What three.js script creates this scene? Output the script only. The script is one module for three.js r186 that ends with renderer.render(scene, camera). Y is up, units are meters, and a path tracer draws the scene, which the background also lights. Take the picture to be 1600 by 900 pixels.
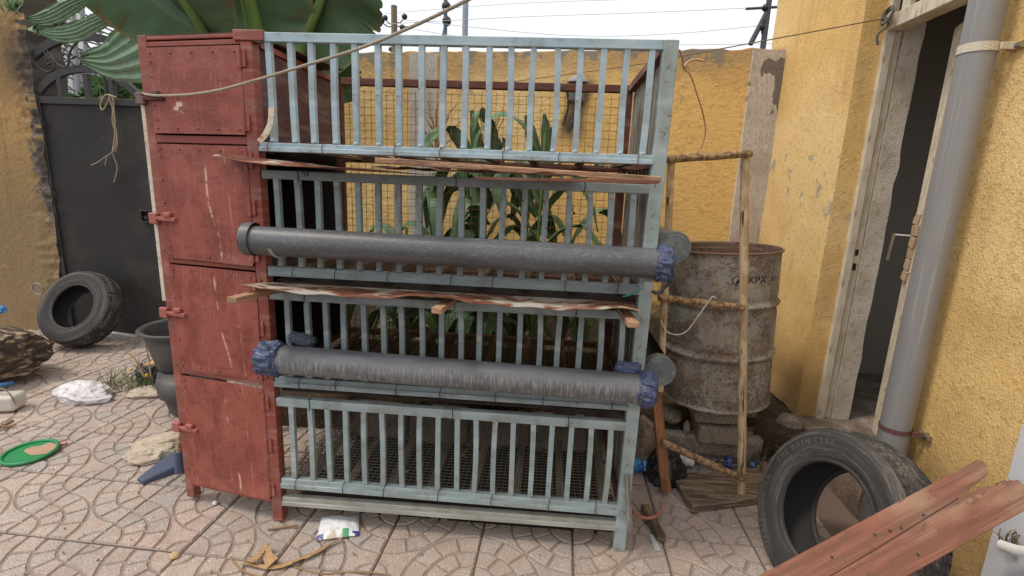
import * as THREE from 'three';
import { mergeGeometries } from 'three/addons/utils/BufferGeometryUtils.js';
import { RoundedBoxGeometry } from 'three/addons/geometries/RoundedBoxGeometry.js';
import { FontLoader } from 'three/addons/loaders/FontLoader.js';
import { TextGeometry } from 'three/addons/geometries/TextGeometry.js';

// ---------- camera, sky, sun, exposure ----------
const scene = new THREE.Scene();
const W = 1024, H = 576;
const camera = new THREE.PerspectiveCamera(60.38, W / H, 0.05, 400);
const FWD = new THREE.Vector3(-0.067505, -0.208253, -0.975743), UP = new THREE.Vector3(-0.05465, 0.977277, -0.2048);
camera.position.set(0, 1.5, 0);
camera.up.copy(UP);
camera.lookAt(FWD.clone().add(camera.position));
camera.updateMatrixWorld(true);
const renderer = new THREE.WebGLRenderer({ antialias: true });
renderer.setSize(W, H);
renderer.toneMapping = THREE.LinearToneMapping;
renderer.toneMappingExposure = 1.2;
renderer.shadowMap.enabled = true;
{
  const w = 256, h = 128, d = new Float32Array(w * h * 4);
  for (let y = 0; y < h; y++) for (let x = 0; x < w; x++) {
    const el = ((y + 0.5) / h - 0.5) * Math.PI;             // -90 .. 90 degrees
    const s = Math.sin(el), i = (y * w + x) * 4, a = x / w * Math.PI * 2;
    const cl = 1 + 0.22 * (fbm(x / w, y / h, 12, 22, 5, 17) - 0.5);
    const L = s > 0 ? (0.80 + 0.36 * s) * cl : 0.2;
    d[i] = L * (s > 0 ? 0.965 : 1); d[i + 1] = L * (s > 0 ? 0.995 : 0.9); d[i + 2] = L * (s > 0 ? 1.03 : 0.8); d[i + 3] = 1;
  }
  const t = new THREE.DataTexture(d, w, h, THREE.RGBAFormat, THREE.FloatType);
  t.mapping = THREE.EquirectangularReflectionMapping; t.magFilter = THREE.LinearFilter; t.minFilter = THREE.LinearFilter; t.needsUpdate = true;
  scene.background = t; scene.environment = t;
}
const sun = new THREE.DirectionalLight(0xfff3e2, 1.5);
sun.position.set(-4.5, 9, -0.6); sun.target.position.set(0, 0, -2.4);
sun.castShadow = true; sun.shadow.radius = 22; sun.shadow.mapSize.set(2048, 2048);
Object.assign(sun.shadow.camera, { left: -7, right: 7, top: 7, bottom: -7, near: 0.5, far: 30 });
scene.add(sun, sun.target);

// ---------- helpers ----------
const V = (x, y, z) => new THREE.Vector3(x, y, z);
function RNG(s) { return () => { s |= 0; s = s + 0x6D2B79F5 | 0; let t = Math.imul(s ^ s >>> 15, 1 | s); t = t + Math.imul(t ^ t >>> 7, 61 | t) ^ t; return ((t ^ t >>> 14) >>> 0) / 4294967296; }; }
const rnd = RNG(77);
const rr = (a, b) => a + (b - a) * rnd();
// a ray through a point of the 1600 x 900 view, cut by a plane of the place
const FPX = 450 / Math.tan(60.38 * Math.PI / 360);
const RIGHT = new THREE.Vector3().crossVectors(FWD, UP);
function ray(px, py) { return FWD.clone().addScaledVector(RIGHT, (px - 800) / FPX).addScaledVector(UP, -(py - 450) / FPX); }
function at(px, py, z) { const d = ray(px, py); return d.multiplyScalar(z / d.z).add(camera.position); }
function atY(px, py, y) { const d = ray(px, py); return d.multiplyScalar((y - 1.5) / d.y).add(camera.position); }
function atX(px, py, x) { const d = ray(px, py); return d.multiplyScalar(x / d.x).add(camera.position); }
function hash(x, y, s) { let h = Math.imul(x, 374761393) + Math.imul(y, 668265263) + Math.imul(s, 1442695041) | 0; h = Math.imul(h ^ h >>> 13, 1274126177); return ((h ^ h >>> 16) >>> 0) / 4294967296; }
function vn(u, v, p, q, s) {                                 // tileable value noise, p x q cells
  let x = u * p, y = v * q; const xi = Math.floor(x), yi = Math.floor(y); x -= xi; y -= yi;
  const m = (a, b) => ((a % b) + b) % b, x0 = m(xi, p), x1 = m(xi + 1, p), y0 = m(yi, q), y1 = m(yi + 1, q);
  x = x * x * (3 - 2 * x); y = y * y * (3 - 2 * y);
  const a = hash(x0, y0, s), b = hash(x1, y0, s), c = hash(x0, y1, s), d = hash(x1, y1, s);
  return a + (b - a) * x + (c - a) * y + (a - b - c + d) * x * y;
}
function fbm(u, v, p, q, o, s) { let a = 0.5, t = 0, n = 0; for (let i = 0; i < o; i++) { t += a * vn(u, v, p, q, s + i * 7); n += a; a *= 0.55; p *= 2; q *= 2; } return t / n; }
function n3(x, y, z, s) { return (vn(x, y, 4096, 4096, s) + vn(y + 7.3, z, 4096, 4096, s + 1) + vn(z + 3.1, x, 4096, 4096, s + 2)) / 3; }
const sn = (x, y, z, s) => n3((x + 50) / 4096, (y + 50) / 4096, (z + 50) / 4096, s);   // noise with one cell per unit
const clamp = (x, a = 0, b = 1) => Math.min(b, Math.max(a, x));
const sstep = (a, b, x) => { const t = clamp((x - a) / (b - a)); return t * t * (3 - 2 * t); };
const mix3 = (a, b, t) => [a[0] + (b[0] - a[0]) * t, a[1] + (b[1] - a[1]) * t, a[2] + (b[2] - a[2]) * t];
function tex(w, h, fn, { data = false, sx = 1, sy = sx } = {}) {
  const d = new Uint8Array(w * h * 4);
  for (let y = 0; y < h; y++) for (let x = 0; x < w; x++) {
    const c = fn((x + 0.5) / w, (y + 0.5) / h), i = (y * w + x) * 4;
    if (typeof c === 'number') d[i] = d[i + 1] = d[i + 2] = clamp(c) * 255; else { d[i] = clamp(c[0]) * 255; d[i + 1] = clamp(c[1]) * 255; d[i + 2] = clamp(c[2]) * 255; }
    d[i + 3] = 255;
  }
  const t = new THREE.DataTexture(d, w, h, THREE.RGBAFormat);
  t.wrapS = t.wrapT = THREE.RepeatWrapping; t.magFilter = THREE.LinearFilter; t.minFilter = THREE.LinearMipmapLinearFilter; t.generateMipmaps = true;
  if (!data) t.colorSpace = THREE.SRGBColorSpace;
  t.repeat.set(1 / sx, 1 / sy); t.needsUpdate = true;
  return t;
}
const C8 = (r, g, b) => [r / 255, g / 255, b / 255];
function mat(o) { return new THREE.MeshStandardMaterial(Object.assign({ roughness: 0.85 }, o)); }
const rgb = (r, g, b) => new THREE.Color().setRGB(r / 255, g / 255, b / 255, THREE.SRGBColorSpace);

function uvBox(geo, off = 0) {                               // uv in metres, picked by the face direction; u runs along x where it can
  const g = geo.index ? geo.toNonIndexed() : geo, p = g.attributes.position, uv = new Float32Array(p.count * 2);
  const a = V(), b = V(), c = V(), n = V();
  for (let i = 0; i < p.count; i += 3) {
    a.fromBufferAttribute(p, i); b.fromBufferAttribute(p, i + 1); c.fromBufferAttribute(p, i + 2);
    n.crossVectors(b.clone().sub(a), c.clone().sub(a)); const x = Math.abs(n.x), y = Math.abs(n.y), z = Math.abs(n.z);
    [a, b, c].forEach((q, k) => {
      const [u, v] = x >= y && x >= z ? [q.z, q.y] : y >= z ? [q.x, q.z] : [q.x, q.y];
      uv[(i + k) * 2] = u + off; uv[(i + k) * 2 + 1] = v + off * 0.37;
    });
  }
  g.setAttribute('uv', new THREE.BufferAttribute(uv, 2));
  return g;
}
let uo = 0;
const bx = (w, h, d, r = 0.002) => uvBox(r ? new RoundedBoxGeometry(w, h, d, 1, Math.min(r, w / 2.2, h / 2.2, d / 2.2)) : new THREE.BoxGeometry(w, h, d), (uo += 0.173));
const boxAt = (x0, x1, y0, y1, z0, z1, r = 0.002) => { const g = bx(x1 - x0, y1 - y0, z1 - z0, r); return g.translate((x0 + x1) / 2, (y0 + y1) / 2, (z0 + z1) / 2); };
function beam(a, b, w, h, r = 0.002, roll = 0) {             // a board from a to b, its length along u
  const L = a.distanceTo(b), g = bx(L, h, w, r), x = b.clone().sub(a).normalize();
  let z = V(0, 0, 1); if (Math.abs(x.z) > 0.9) z = V(1, 0, 0);
  const y = V().crossVectors(z, x).normalize(); if (y.y < 0) y.negate(); z.crossVectors(x, y);
  g.rotateX(roll);
  return g.applyMatrix4(new THREE.Matrix4().makeBasis(x, y, z)).translate((a.x + b.x) / 2, (a.y + b.y) / 2, (a.z + b.z) / 2);
}
function tube(pts, r, seg = 40, rs = 7, closed = false) {
  return new THREE.TubeGeometry(new THREE.CatmullRomCurve3(pts, closed, 'centripetal'), seg, r, rs, closed).toNonIndexed();
}
function rod(a, b, r, rs = 8, r2 = r) {
  const L = a.distanceTo(b), g = new THREE.CylinderGeometry(r2, r, L, rs, 1); g.translate(0, L / 2, 0);
  g.applyQuaternion(new THREE.Quaternion().setFromUnitVectors(V(0, 1, 0), b.clone().sub(a).normalize())).translate(a.x, a.y, a.z);
  return g.toNonIndexed();
}
const merge = (l) => mergeGeometries(l.map((g) => { const k = g.index ? g.toNonIndexed() : g; for (const n of Object.keys(k.attributes)) if (!['position', 'normal', 'uv'].includes(n)) k.deleteAttribute(n); return k; }));
function jitter(g, amp, freq, s = 1) {                       // knobbly surface
  const p = g.attributes.position, n = g.attributes.normal;
  for (let i = 0; i < p.count; i++) {
    const x = p.getX(i), y = p.getY(i), z = p.getZ(i), k = (sn(x * freq, y * freq, z * freq, s) - 0.5) * 2 * amp, k2 = (sn(x * freq, y * freq, z * freq, s + 11) - 0.5) * 2 * amp, k3 = (sn(x * freq, y * freq, z * freq, s + 23) - 0.5) * 2 * amp;
    p.setXYZ(i, x + k, y + k2, z + k3);
  }
  g.computeVertexNormals(); return g;
}
const used = {};
const numbered = (n) => { const k = used[n] = (used[n] ?? -1) + 1; return k ? `${n}_${String(k).padStart(3, '0')}` : n; };
function thing(name, label, category, base = [0, 0, 0], group) {
  const o = new THREE.Group(); o.name = numbered(name); o.position.set(...base); scene.add(o);
  o.userData = { label, category }; if (group) o.userData.group = group;
  return o;
}
function shade(m) { m.castShadow = m.receiveShadow = true; return m; }
const baseOf = (t) => { let p = t; while (p.parent && p.parent !== scene) p = p.parent; return p.position; };
// geometry given in world coordinates becomes a part of thing t (or of a part of it)
function part(t, name, geo, m, label) {
  const o = shade(new THREE.Mesh(geo, m)); o.name = name;
  const b = baseOf(t), q = V(); for (let p = t; p.parent !== scene; p = p.parent) q.add(p.position);
  geo.translate(-b.x - q.x, -b.y - q.y, -b.z - q.z); t.add(o);
  if (label) o.userData.label = label;
  return o;
}
// shared geometry around its own origin, placed at a world position
function piece(t, name, geo, m, [x, y, z], label) {
  const o = shade(new THREE.Mesh(geo, m)); o.name = name; const b = baseOf(t);
  o.position.set(x - b.x, y - b.y, z - b.z); t.add(o); if (label) o.userData.label = label; return o;
}
function solo(name, geo, m, label, category, base, group) {
  const o = shade(new THREE.Mesh(geo, m)); o.name = numbered(name); geo.translate(-base[0], -base[1], -base[2]); o.position.set(...base);
  scene.add(o); o.userData = { label, category }; if (group) o.userData.group = group; return o;
}
const stuff = (o) => { o.userData.kind = 'stuff'; return o; };

// ---------- materials ----------
const YEL = C8(231, 191, 121), CRM = C8(216, 206, 192), CEM = C8(140, 134, 125);
const stuccoB = tex(512, 512, (u, v) => { const a = fbm(u, v, 60, 60, 3, 3), b = fbm(u, v, 14, 14, 3, 8), d = fbm(u, v, 60, 26, 3, 5); return 0.1 + 0.45 * a + 0.25 * b + 0.3 * sstep(0.5, 0.75, d); }, { data: true, sx: 0.3 });
// the courtyard's back wall: paint worn off along the top, cement patches, dirt low down
const backWallT = tex(2048, 1024, (u, v) => {
  const X = -3.4 + u * 5.0, Y = v * 2.6;
  const f = fbm(u, v, 14, 7, 5, 31), g = fbm(u, v, 60, 30, 4, 41), h = fbm(u, v, 5, 3, 3, 51);
  let c = mix3(YEL, C8(234, 202, 146), sstep(0.35, 0.7, h));
  c = mix3(c, C8(200, 156, 94), 0.4 * sstep(0.5, 0.75, f));
  c = mix3(c, C8(176, 134, 80), 0.22 * sstep(0.58, 0.75, fbm(u, v, 180, 90, 2, 45)));
  const top = 2.47 + X * 0.028;
  c = mix3(c, C8(180, 148, 106), 0.7 * sstep(top - 0.26, top - 0.06, Y + (f - 0.5) * 0.3));
  c = mix3(c, CEM, 0.8 * sstep(0.575, 0.64, f * 0.5 + g * 0.5 + sstep(top - 0.16, top, Y) * 0.14 - 0.05) * sstep(top - 0.5, top - 0.1, Y));
  c = mix3(c, C8(92, 80, 66), sstep(0.75, 0.4, Y + (g - 0.5) * 0.4));
  // black run below the lamp bracket
  const sx = Math.abs(X - 0.17 - 0.05 * Math.sin(Y * 6)), run = sstep(0.12, 0.02, sx - (f - 0.5) * 0.12) * sstep(1.78, 1.98, Y) * sstep(2.34, 2.2, Y);
  return mix3(c, C8(70, 62, 58), 0.8 * run);
}, { sx: 1 });
const plasterT = (base, seed) => tex(1024, 1536, (u, v) => {     // 2.2 m wide, 3.6 m high, v = 0 at the ground
  const f = fbm(u, v, 6, 10, 5, seed), h = fbm(u, v, 2, 4, 3, seed + 9), fine = fbm(u, v, 150, 240, 2, seed + 5), st = fbm(u, v, 46, 3, 3, seed + 12), m = fbm(u, v, 3, 5, 3, seed + 15);
  let c = mix3(base, mix3(base, C8(250, 226, 176), 0.5), sstep(0.4, 0.7, h));
  c = mix3(c, mix3(base, C8(150, 110, 66), 0.4), 0.5 * sstep(0.5, 0.8, f));
  c = mix3(c, mix3(base, C8(120, 84, 48), 0.4), 0.35 * sstep(0.6, 0.75, fine));
  c = mix3(c, mix3(base, C8(170, 138, 96), 0.6), 0.35 * sstep(0.5, 0.75, st) * sstep(0.4, 0.6, m));
  c = mix3(c, C8(136, 108, 74), 0.55 * sstep(0.2, 0.05, v + (f - 0.5) * 0.16));
  const k = Math.abs(fbm(u, v, 4, 7, 4, seed + 20) - 0.5); c = mix3(c, C8(150, 112, 66), 0.55 * sstep(0.005, 0.0, k) * sstep(0.56, 0.64, m));
  const p = fbm(u, v, 30, 48, 3, seed + 30); return mix3(c, C8(168, 162, 156), 0.7 * sstep(0.71, 0.76, p) * sstep(0.62, 0.68, h));
}, { sx: 2.2, sy: 3.6 });
const M = {};
M.backWall = mat({ map: backWallT, bumpMap: stuccoB, bumpScale: 0.0045, roughness: 0.95 });
M.yellow = mat({ map: plasterT(YEL, 61), bumpMap: stuccoB, bumpScale: 0.0042, roughness: 0.95 });
M.ochre = mat({ map: tex(1024, 1024, (u, v) => {                // u: x from -6.92 to -4.3, v: y from 0 to 3.6
  const X = -6.92 + u * 2.62, Y = v * 3.6, f = fbm(u, v, 6, 8, 5, 91), g = fbm(u, v, 60, 80, 3, 93), st = fbm(u, v, 40, 3, 3, 97);
  let c = mix3(C8(186, 150, 98), C8(164, 132, 88), sstep(0.35, 0.65, f)); c = mix3(c, C8(150, 118, 78), 0.5 * sstep(0.5, 0.75, st)); c = mix3(c, C8(120, 96, 68), 0.35 * sstep(0.58, 0.72, g));
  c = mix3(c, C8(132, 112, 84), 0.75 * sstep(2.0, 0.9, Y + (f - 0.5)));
  const soot = Math.exp(-Math.pow((X + 4.42) / 0.13, 2) - Math.pow((Y - 2.36) / 0.26, 2)); c = mix3(c, C8(66, 58, 54), clamp(soot * 0.55 * (0.6 + f)));
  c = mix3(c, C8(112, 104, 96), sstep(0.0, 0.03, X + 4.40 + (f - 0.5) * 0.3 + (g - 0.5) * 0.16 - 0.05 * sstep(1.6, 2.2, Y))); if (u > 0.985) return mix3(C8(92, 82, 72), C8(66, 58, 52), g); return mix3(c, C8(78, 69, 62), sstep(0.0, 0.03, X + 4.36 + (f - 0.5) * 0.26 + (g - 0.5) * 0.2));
}, {}), bumpMap: stuccoB, bumpScale: 0.006, roughness: 0.95 });
M.cream = mat({ map: tex(512, 512, (u, v) => { const f = fbm(u, v, 5, 5, 5, 101), g = fbm(u, v, 30, 30, 3, 103); let c = mix3(CRM, C8(198, 186, 168), sstep(0.35, 0.7, f)); return mix3(c, C8(150, 134, 112), 0.35 * sstep(0.55, 0.8, g)); }, { sx: 0.7 }), bumpMap: stuccoB, bumpScale: 0.004 });
M.pilaster = mat({ map: tex(512, 1024, (u, v) => { const f = fbm(u, v, 2, 22, 5, 111), g = fbm(u, v, 30, 90, 3, 113); let c = mix3(C8(222, 212, 202), C8(206, 194, 180), sstep(0.35, 0.7, f)); c = mix3(c, C8(170, 140, 108), 0.3 * sstep(0.64, 0.75, g)); return mix3(c, C8(136, 126, 116), sstep(0.0, 0.02, (f - 0.5) * 0.5 + (fbm(u, v, 5, 20, 3, 117) - 0.5) * 0.5 + 0.16 - Math.abs(u - 0.75) * 0.45 - Math.max(0, Math.abs(v - 0.93) * 2.6 - 0.06))); }, { sx: 1 }), bumpMap: stuccoB, bumpScale: 0.008 });
M.frameCream = mat({ map: tex(256, 512, (u, v) => { const f = fbm(u, v, 10, 4, 4, 121); let c = mix3(C8(220, 210, 192), C8(204, 192, 170), sstep(0.4, 0.7, f)); return mix3(c, C8(150, 126, 94), 0.6 * sstep(0.62, 0.8, fbm(u, v, 40, 10, 3, 123))); }, { sx: 0.4 }), roughness: 0.6 });
M.tread = mat({ color: rgb(92, 80, 72), bumpMap: stuccoB, bumpScale: 0.012 });
const steelT = (base, rust, amt, seed) => tex(512, 512, (u, v) => {
  const f = fbm(u, v, 8, 8, 5, seed), g = fbm(u, v, 50, 50, 3, seed + 3), k = fbm(u, v, 3, 20, 3, seed + 6);
  let c = mix3(base, mix3(base, C8(230, 232, 228), 0.25), sstep(0.45, 0.8, k)); c = mix3(c, mix3(base, C8(110, 100, 88), 0.5), 0.5 * sstep(0.42, 0.75, f));
  return mix3(c, rust, 0.85 * sstep(0.02, 0.09, f * 0.5 + g * 0.5 - 0.72 + amt));
}, { sx: 0.5 });
M.blue1 = mat({ map: steelT(C8(166, 190, 203), C8(126, 88, 66), 0.045, 131), roughness: 0.5 });
M.blue2 = mat({ map: steelT(C8(132, 146, 150), C8(104, 80, 62), 0.05, 141), roughness: 0.6 });
M.blue4 = mat({ map: steelT(C8(156, 172, 174), C8(112, 84, 60), 0.055, 151), roughness: 0.6 });
M.dusty = mat({ map: steelT(C8(158, 158, 150), C8(110, 86, 62), 0.06, 156), roughness: 0.8 });
M.rustBrown = mat({ map: steelT(C8(112, 84, 68), C8(70, 50, 40), 0.12, 165), roughness: 0.9 });
M.rust = mat({ map: steelT(C8(104, 62, 54), C8(66, 40, 34), 0.12, 161), roughness: 0.9 });
M.redFrame = mat({ map: steelT(C8(146, 74, 63), C8(104, 60, 52), 0.04, 171), roughness: 0.6 });
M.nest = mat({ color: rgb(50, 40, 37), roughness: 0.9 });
M.redDark = mat({ map: steelT(C8(88, 52, 48), C8(60, 40, 36), 0.04, 176), roughness: 0.75 });
M.mesh = mat({ color: rgb(118, 88, 54), roughness: 0.7 });
M.meshGrey = mat({ color: rgb(120, 112, 98), roughness: 0.7 });
M.black = mat({ map: tex(512, 512, (u, v) => { const f = fbm(u, v, 4, 4, 5, 181), g = fbm(u, v, 40, 40, 3, 183); return mix3(mix3(C8(42, 39, 38), C8(56, 52, 49), sstep(0.4, 0.7, f)), C8(96, 88, 80), 0.7 * sstep(0.66, 0.74, g * 0.6 + f * 0.4)); }, { sx: 1.2 }), roughness: 0.65, bumpMap: stuccoB, bumpScale: 0.0012 });
M.blackBar = mat({ color: rgb(58, 56, 56), roughness: 0.6 });
const pvcT = (base, streak, seed, along) => tex(1024, 512, (u, v) => {
  const f = fbm(u, v, along ? 480 : 150, along ? 6 : 40, 3, seed), g = fbm(u, v, 8, 4, 4, seed + 3);
  const low = along ? sstep(0.24, 0.46, v + (g - 0.5) * 0.2) : 0.5;
  let c = mix3(base, mix3(base, C8(60, 60, 62), 0.5), sstep(0.4, 0.7, g) * 0.6);
  return mix3(c, streak, low * sstep(along ? 0.4 : 0.6, along ? 0.72 : 0.74, f) * (along ? 0.6 : 0.7));
}, { sx: 1 });
M.pvcDirty = mat({ map: pvcT(C8(110, 112, 118), C8(166, 160, 150), 191, true), roughness: 0.6 });
M.pvcDark = mat({ map: pvcT(C8(96, 98, 103), C8(156, 150, 140), 201, false), roughness: 0.45 });
M.pvcIn = mat({ color: rgb(40, 40, 42), roughness: 0.7 });
M.pvc = mat({ map: tex(512, 512, (u, v) => { const f = fbm(u, v, 6, 6, 4, 211), g = fbm(u, v, 60, 6, 3, 213); return mix3(mix3(C8(150, 148, 148), C8(132, 130, 130), f), C8(190, 180, 164), 0.4 * sstep(0.68, 0.75, g)); }, { sx: 1 }), roughness: 0.45 });
M.cap = mat({ map: tex(256, 256, (u, v) => { const f = fbm(u, v, 6, 6, 5, 221); return mix3(C8(104, 110, 114), C8(130, 134, 135), sstep(0.45, 0.7, f)); }, { sx: 0.2 }), roughness: 0.55 });
const woodT = (a, b, seed, sc = 1) => tex(1024, 256, (u, v) => {
  const w = v + 0.03 * (fbm(u, v, 3, 2, 3, seed) - 0.5), g = fbm(u, w, 6, 40, 4, seed + 2), f = fbm(u, v, 30, 120, 2, seed + 4), k = fbm(u, v, 4, 3, 3, seed + 7);
  let c = mix3(a, b, sstep(0.35, 0.65, g)); c = mix3(c, mix3(b, [0.1, 0.07, 0.05], 0.6), 0.55 * sstep(0.6, 0.75, f)); return mix3(c, mix3(c, [0.25, 0.22, 0.2], 0.4), sstep(0.55, 0.75, k));
}, { sx: 0.8 * sc, sy: 0.2 * sc });
const woodB = tex(512, 256, (u, v) => fbm(u, v, 5, 60, 4, 301), { data: true, sx: 0.6, sy: 0.2 });
M.woodNew = mat({ map: woodT(C8(190, 152, 122), C8(166, 126, 98), 311), bumpMap: woodB, bumpScale: 0.002 });
M.woodGrey = mat({ map: woodT(C8(150, 146, 138), C8(112, 106, 98), 321), bumpMap: woodB, bumpScale: 0.003 });
M.slat = mat({ map: woodT(C8(196, 184, 164), C8(160, 146, 126), 327) });
M.woodOld = mat({ map: woodT(C8(150, 124, 96), C8(88, 70, 54), 331), bumpMap: woodB, bumpScale: 0.004 });
M.woodRed = mat({ map: tex(1024, 256, (u, v) => { const g = fbm(u, v, 3, 22, 5, 341), k = fbm(u, v, 5, 3, 4, 343), s = fbm(u, v, 40, 20, 3, 347); let c = mix3(C8(140, 92, 75), C8(120, 79, 65), sstep(0.35, 0.65, g)); c = mix3(c, C8(112, 72, 58), 0.5 * sstep(0.5, 0.72, fbm(u, v, 9, 6, 4, 349))); const bare = 0.85 * sstep(0.46, 0.66, k * 0.7 + Math.abs(u - 0.5) * 0.4); c = mix3(c, mix3(C8(158, 128, 106), C8(122, 96, 78), sstep(0.4, 0.65, g)), bare); return mix3(c, C8(104, 74, 60), 0.6 * sstep(0.68, 0.78, s)); }, { sx: 1.15, sy: 0.3 }), bumpMap: woodB, bumpScale: 0.0015, roughness: 0.85 });
M.brownPlank = mat({ map: woodT(C8(168, 118, 82), C8(138, 94, 64), 351), bumpMap: woodB, bumpScale: 0.002 });
M.stick = mat({ map: tex(256, 512, (u, v) => { const g = fbm(u, v, 6, 30, 4, 361), k = fbm(u, v, 12, 12, 3, 363); let c = mix3(C8(208, 184, 148), C8(180, 152, 116), sstep(0.4, 0.65, g)); return mix3(c, C8(96, 70, 48), sstep(0.7, 0.74, k)); }), roughness: 0.8 });
M.stickDark = mat({ map: tex(256, 512, (u, v) => { const g = fbm(u, v, 6, 40, 4, 371); return mix3(C8(166, 136, 100), C8(112, 86, 62), sstep(0.4, 0.65, g)); }), roughness: 0.85 });
M.bark = mat({ map: tex(512, 512, (u, v) => { const g = fbm(u, v, 8, 30, 5, 381); return mix3(C8(66, 54, 45), C8(158, 136, 112), sstep(0.46, 0.74, g)); }, { sx: 0.5 }), roughness: 0.95 });
M.rubber = mat({ map: tex(512, 512, (u, v) => { const f = fbm(u, v, 6, 6, 5, 391), g = fbm(u, v, 60, 60, 2, 393); return mix3(mix3(C8(54, 52, 51), C8(74, 70, 68), sstep(0.35, 0.7, f)), C8(128, 116, 104), 0.6 * sstep(0.54, 0.72, g * 0.4 + f * 0.6)); }), roughness: 0.8, bumpMap: stuccoB, bumpScale: 0.0008 });
M.concrete = mat({ map: tex(512, 512, (u, v) => { const f = fbm(u, v, 6, 6, 5, 401), g = fbm(u, v, 60, 60, 2, 403); return mix3(mix3(C8(164, 150, 136), C8(130, 117, 105), sstep(0.35, 0.65, f)), C8(88, 78, 70), 0.4 * sstep(0.6, 0.72, g)); }, { sx: 0.5 }), bumpMap: stuccoB, bumpScale: 0.01, roughness: 0.95 });
M.soil = mat({ map: tex(512, 512, (u, v) => { const f = fbm(u, v, 6, 6, 5, 411), g = fbm(u, v, 50, 50, 3, 413); return mix3(mix3(C8(84, 68, 54), C8(60, 48, 40), f), C8(128, 108, 88), 0.6 * sstep(0.62, 0.7, g)); }, { sx: 0.8 }), bumpMap: stuccoB, bumpScale: 0.02, roughness: 1 });
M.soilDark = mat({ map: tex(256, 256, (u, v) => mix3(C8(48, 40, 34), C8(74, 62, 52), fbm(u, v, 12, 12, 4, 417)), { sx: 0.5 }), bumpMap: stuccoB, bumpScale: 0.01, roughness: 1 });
M.galv = mat({ map: tex(1024, 512, (u, v) => { const f = fbm(u, v, 7, 3, 5, 421), g = fbm(u, v, 40, 20, 3, 423); let c = mix3(C8(196, 190, 180), C8(168, 160, 148), g); c = mix3(c, C8(132, 80, 56), sstep(0.42, 0.54, f * 0.75 + g * 0.25)); return mix3(c, C8(84, 52, 40), 0.8 * sstep(0.52, 0.66, f * 0.5 + g * 0.5)); }, { sx: 1.5, sy: 0.5 }), roughness: 0.6 });
M.tileWhite = mat({ map: tex(128, 128, (u, v) => mix3(C8(220, 220, 224), C8(206, 206, 210), fbm(u, v, 4, 4, 4, 431)), { sx: 0.3 }), roughness: 0.25 });
M.tileDark = mat({ color: rgb(176, 178, 176), roughness: 0.3 });
M.grout = mat({ color: rgb(150, 148, 144) });
M.metal = mat({ color: rgb(170, 168, 160), metalness: 0.9, roughness: 0.4 });
M.darkMetal = mat({ color: rgb(58, 54, 52), metalness: 0.3, roughness: 0.5 });
M.ropeM = mat({ color: rgb(196, 192, 184), roughness: 0.95, map: tex(64, 64, (u, v) => mix3(C8(255, 250, 240), C8(190, 180, 160), fbm(u, v, 6, 6, 3, 441))) });
M.wireM = mat({ color: rgb(128, 108, 86), roughness: 0.7 });
M.blueBag = mat({ map: tex(256, 256, (u, v) => mix3(C8(58, 68, 100), C8(88, 98, 128), fbm(u, v, 8, 8, 4, 451)), { sx: 0.1 }), roughness: 0.45 });
M.leafDark = mat({ map: tex(512, 256, (u, v) => { const g = Math.abs(((u * 56 + 0.1 * fbm(u, v, 8, 4, 3, 461)) % 1) - 0.5) * 2, f = fbm(u, v, 6, 4, 4, 463); let c = mix3(C8(70, 98, 66), C8(92, 120, 84), f); c = mix3(c, C8(48, 78, 50), 0.6 * sstep(0.6, 1, g)); const e = Math.min(v, 1 - v); c = mix3(c, C8(120, 132, 84), 0.4 * sstep(0.03, 0, Math.abs(v - 0.5))); c = mix3(c, C8(130, 118, 70), 0.8 * sstep(0.07, 0.0, e + (f - 0.5) * 0.12)); return mix3(c, C8(112, 84, 52), 0.8 * sstep(0.66, 0.72, fbm(u, v, 22, 9, 3, 469)) * sstep(0.3, 0.0, e)); }), roughness: 0.5, side: THREE.DoubleSide });
M.leafPale = mat({ map: tex(512, 256, (u, v) => { const g = Math.abs(((u * 18) % 1) - 0.5) * 2, f = fbm(u, v, 6, 4, 4, 465); let c = mix3(C8(112, 142, 112), C8(136, 162, 134), f); return mix3(c, C8(82, 112, 88), 0.6 * sstep(0.6, 1, g)); }), roughness: 0.45, side: THREE.DoubleSide });
M.petiole = mat({ map: tex(128, 256, (u, v) => mix3(C8(120, 146, 76), C8(86, 112, 58), fbm(u, v, 6, 3, 4, 467))), roughness: 0.55 });
M.maize = mat({ map: tex(128, 256, (u, v) => { const g = fbm(u, v, 40, 2, 2, 471), f = fbm(u, v, 3, 6, 4, 473); return mix3(mix3(C8(100, 128, 86), C8(70, 98, 64), g), C8(150, 160, 128), sstep(0.44, 0.56, u) * sstep(0.56, 0.48, u) * 0.9 + 0.4 * sstep(0.65, 0.75, f)); }), roughness: 0.55, side: THREE.DoubleSide });
M.tassel = mat({ color: rgb(152, 122, 84), roughness: 0.9 });
M.foliage = mat({ color: rgb(74, 100, 56), roughness: 0.8, side: THREE.DoubleSide });
M.cloth = mat({ map: tex(256, 256, (u, v) => mix3(C8(206, 192, 174), C8(164, 148, 128), fbm(u, v, 6, 6, 4, 481)), { sx: 0.2 }), roughness: 0.95, side: THREE.DoubleSide });
M.bagWhite = mat({ map: tex(256, 256, (u, v) => mix3(C8(216, 212, 214), C8(176, 170, 172), sstep(0.4, 0.7, fbm(u, v, 7, 7, 4, 491))), { sx: 0.25 }), roughness: 0.6, side: THREE.DoubleSide });
M.blackBag = mat({ color: rgb(38, 38, 42), roughness: 0.3, side: THREE.DoubleSide });
M.blackTub = mat({ map: tex(256, 256, (u, v) => mix3(C8(66, 66, 68), C8(92, 89, 86), sstep(0.4, 0.75, fbm(u, v, 6, 6, 4, 495)))), roughness: 0.55, side: THREE.DoubleSide });
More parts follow.
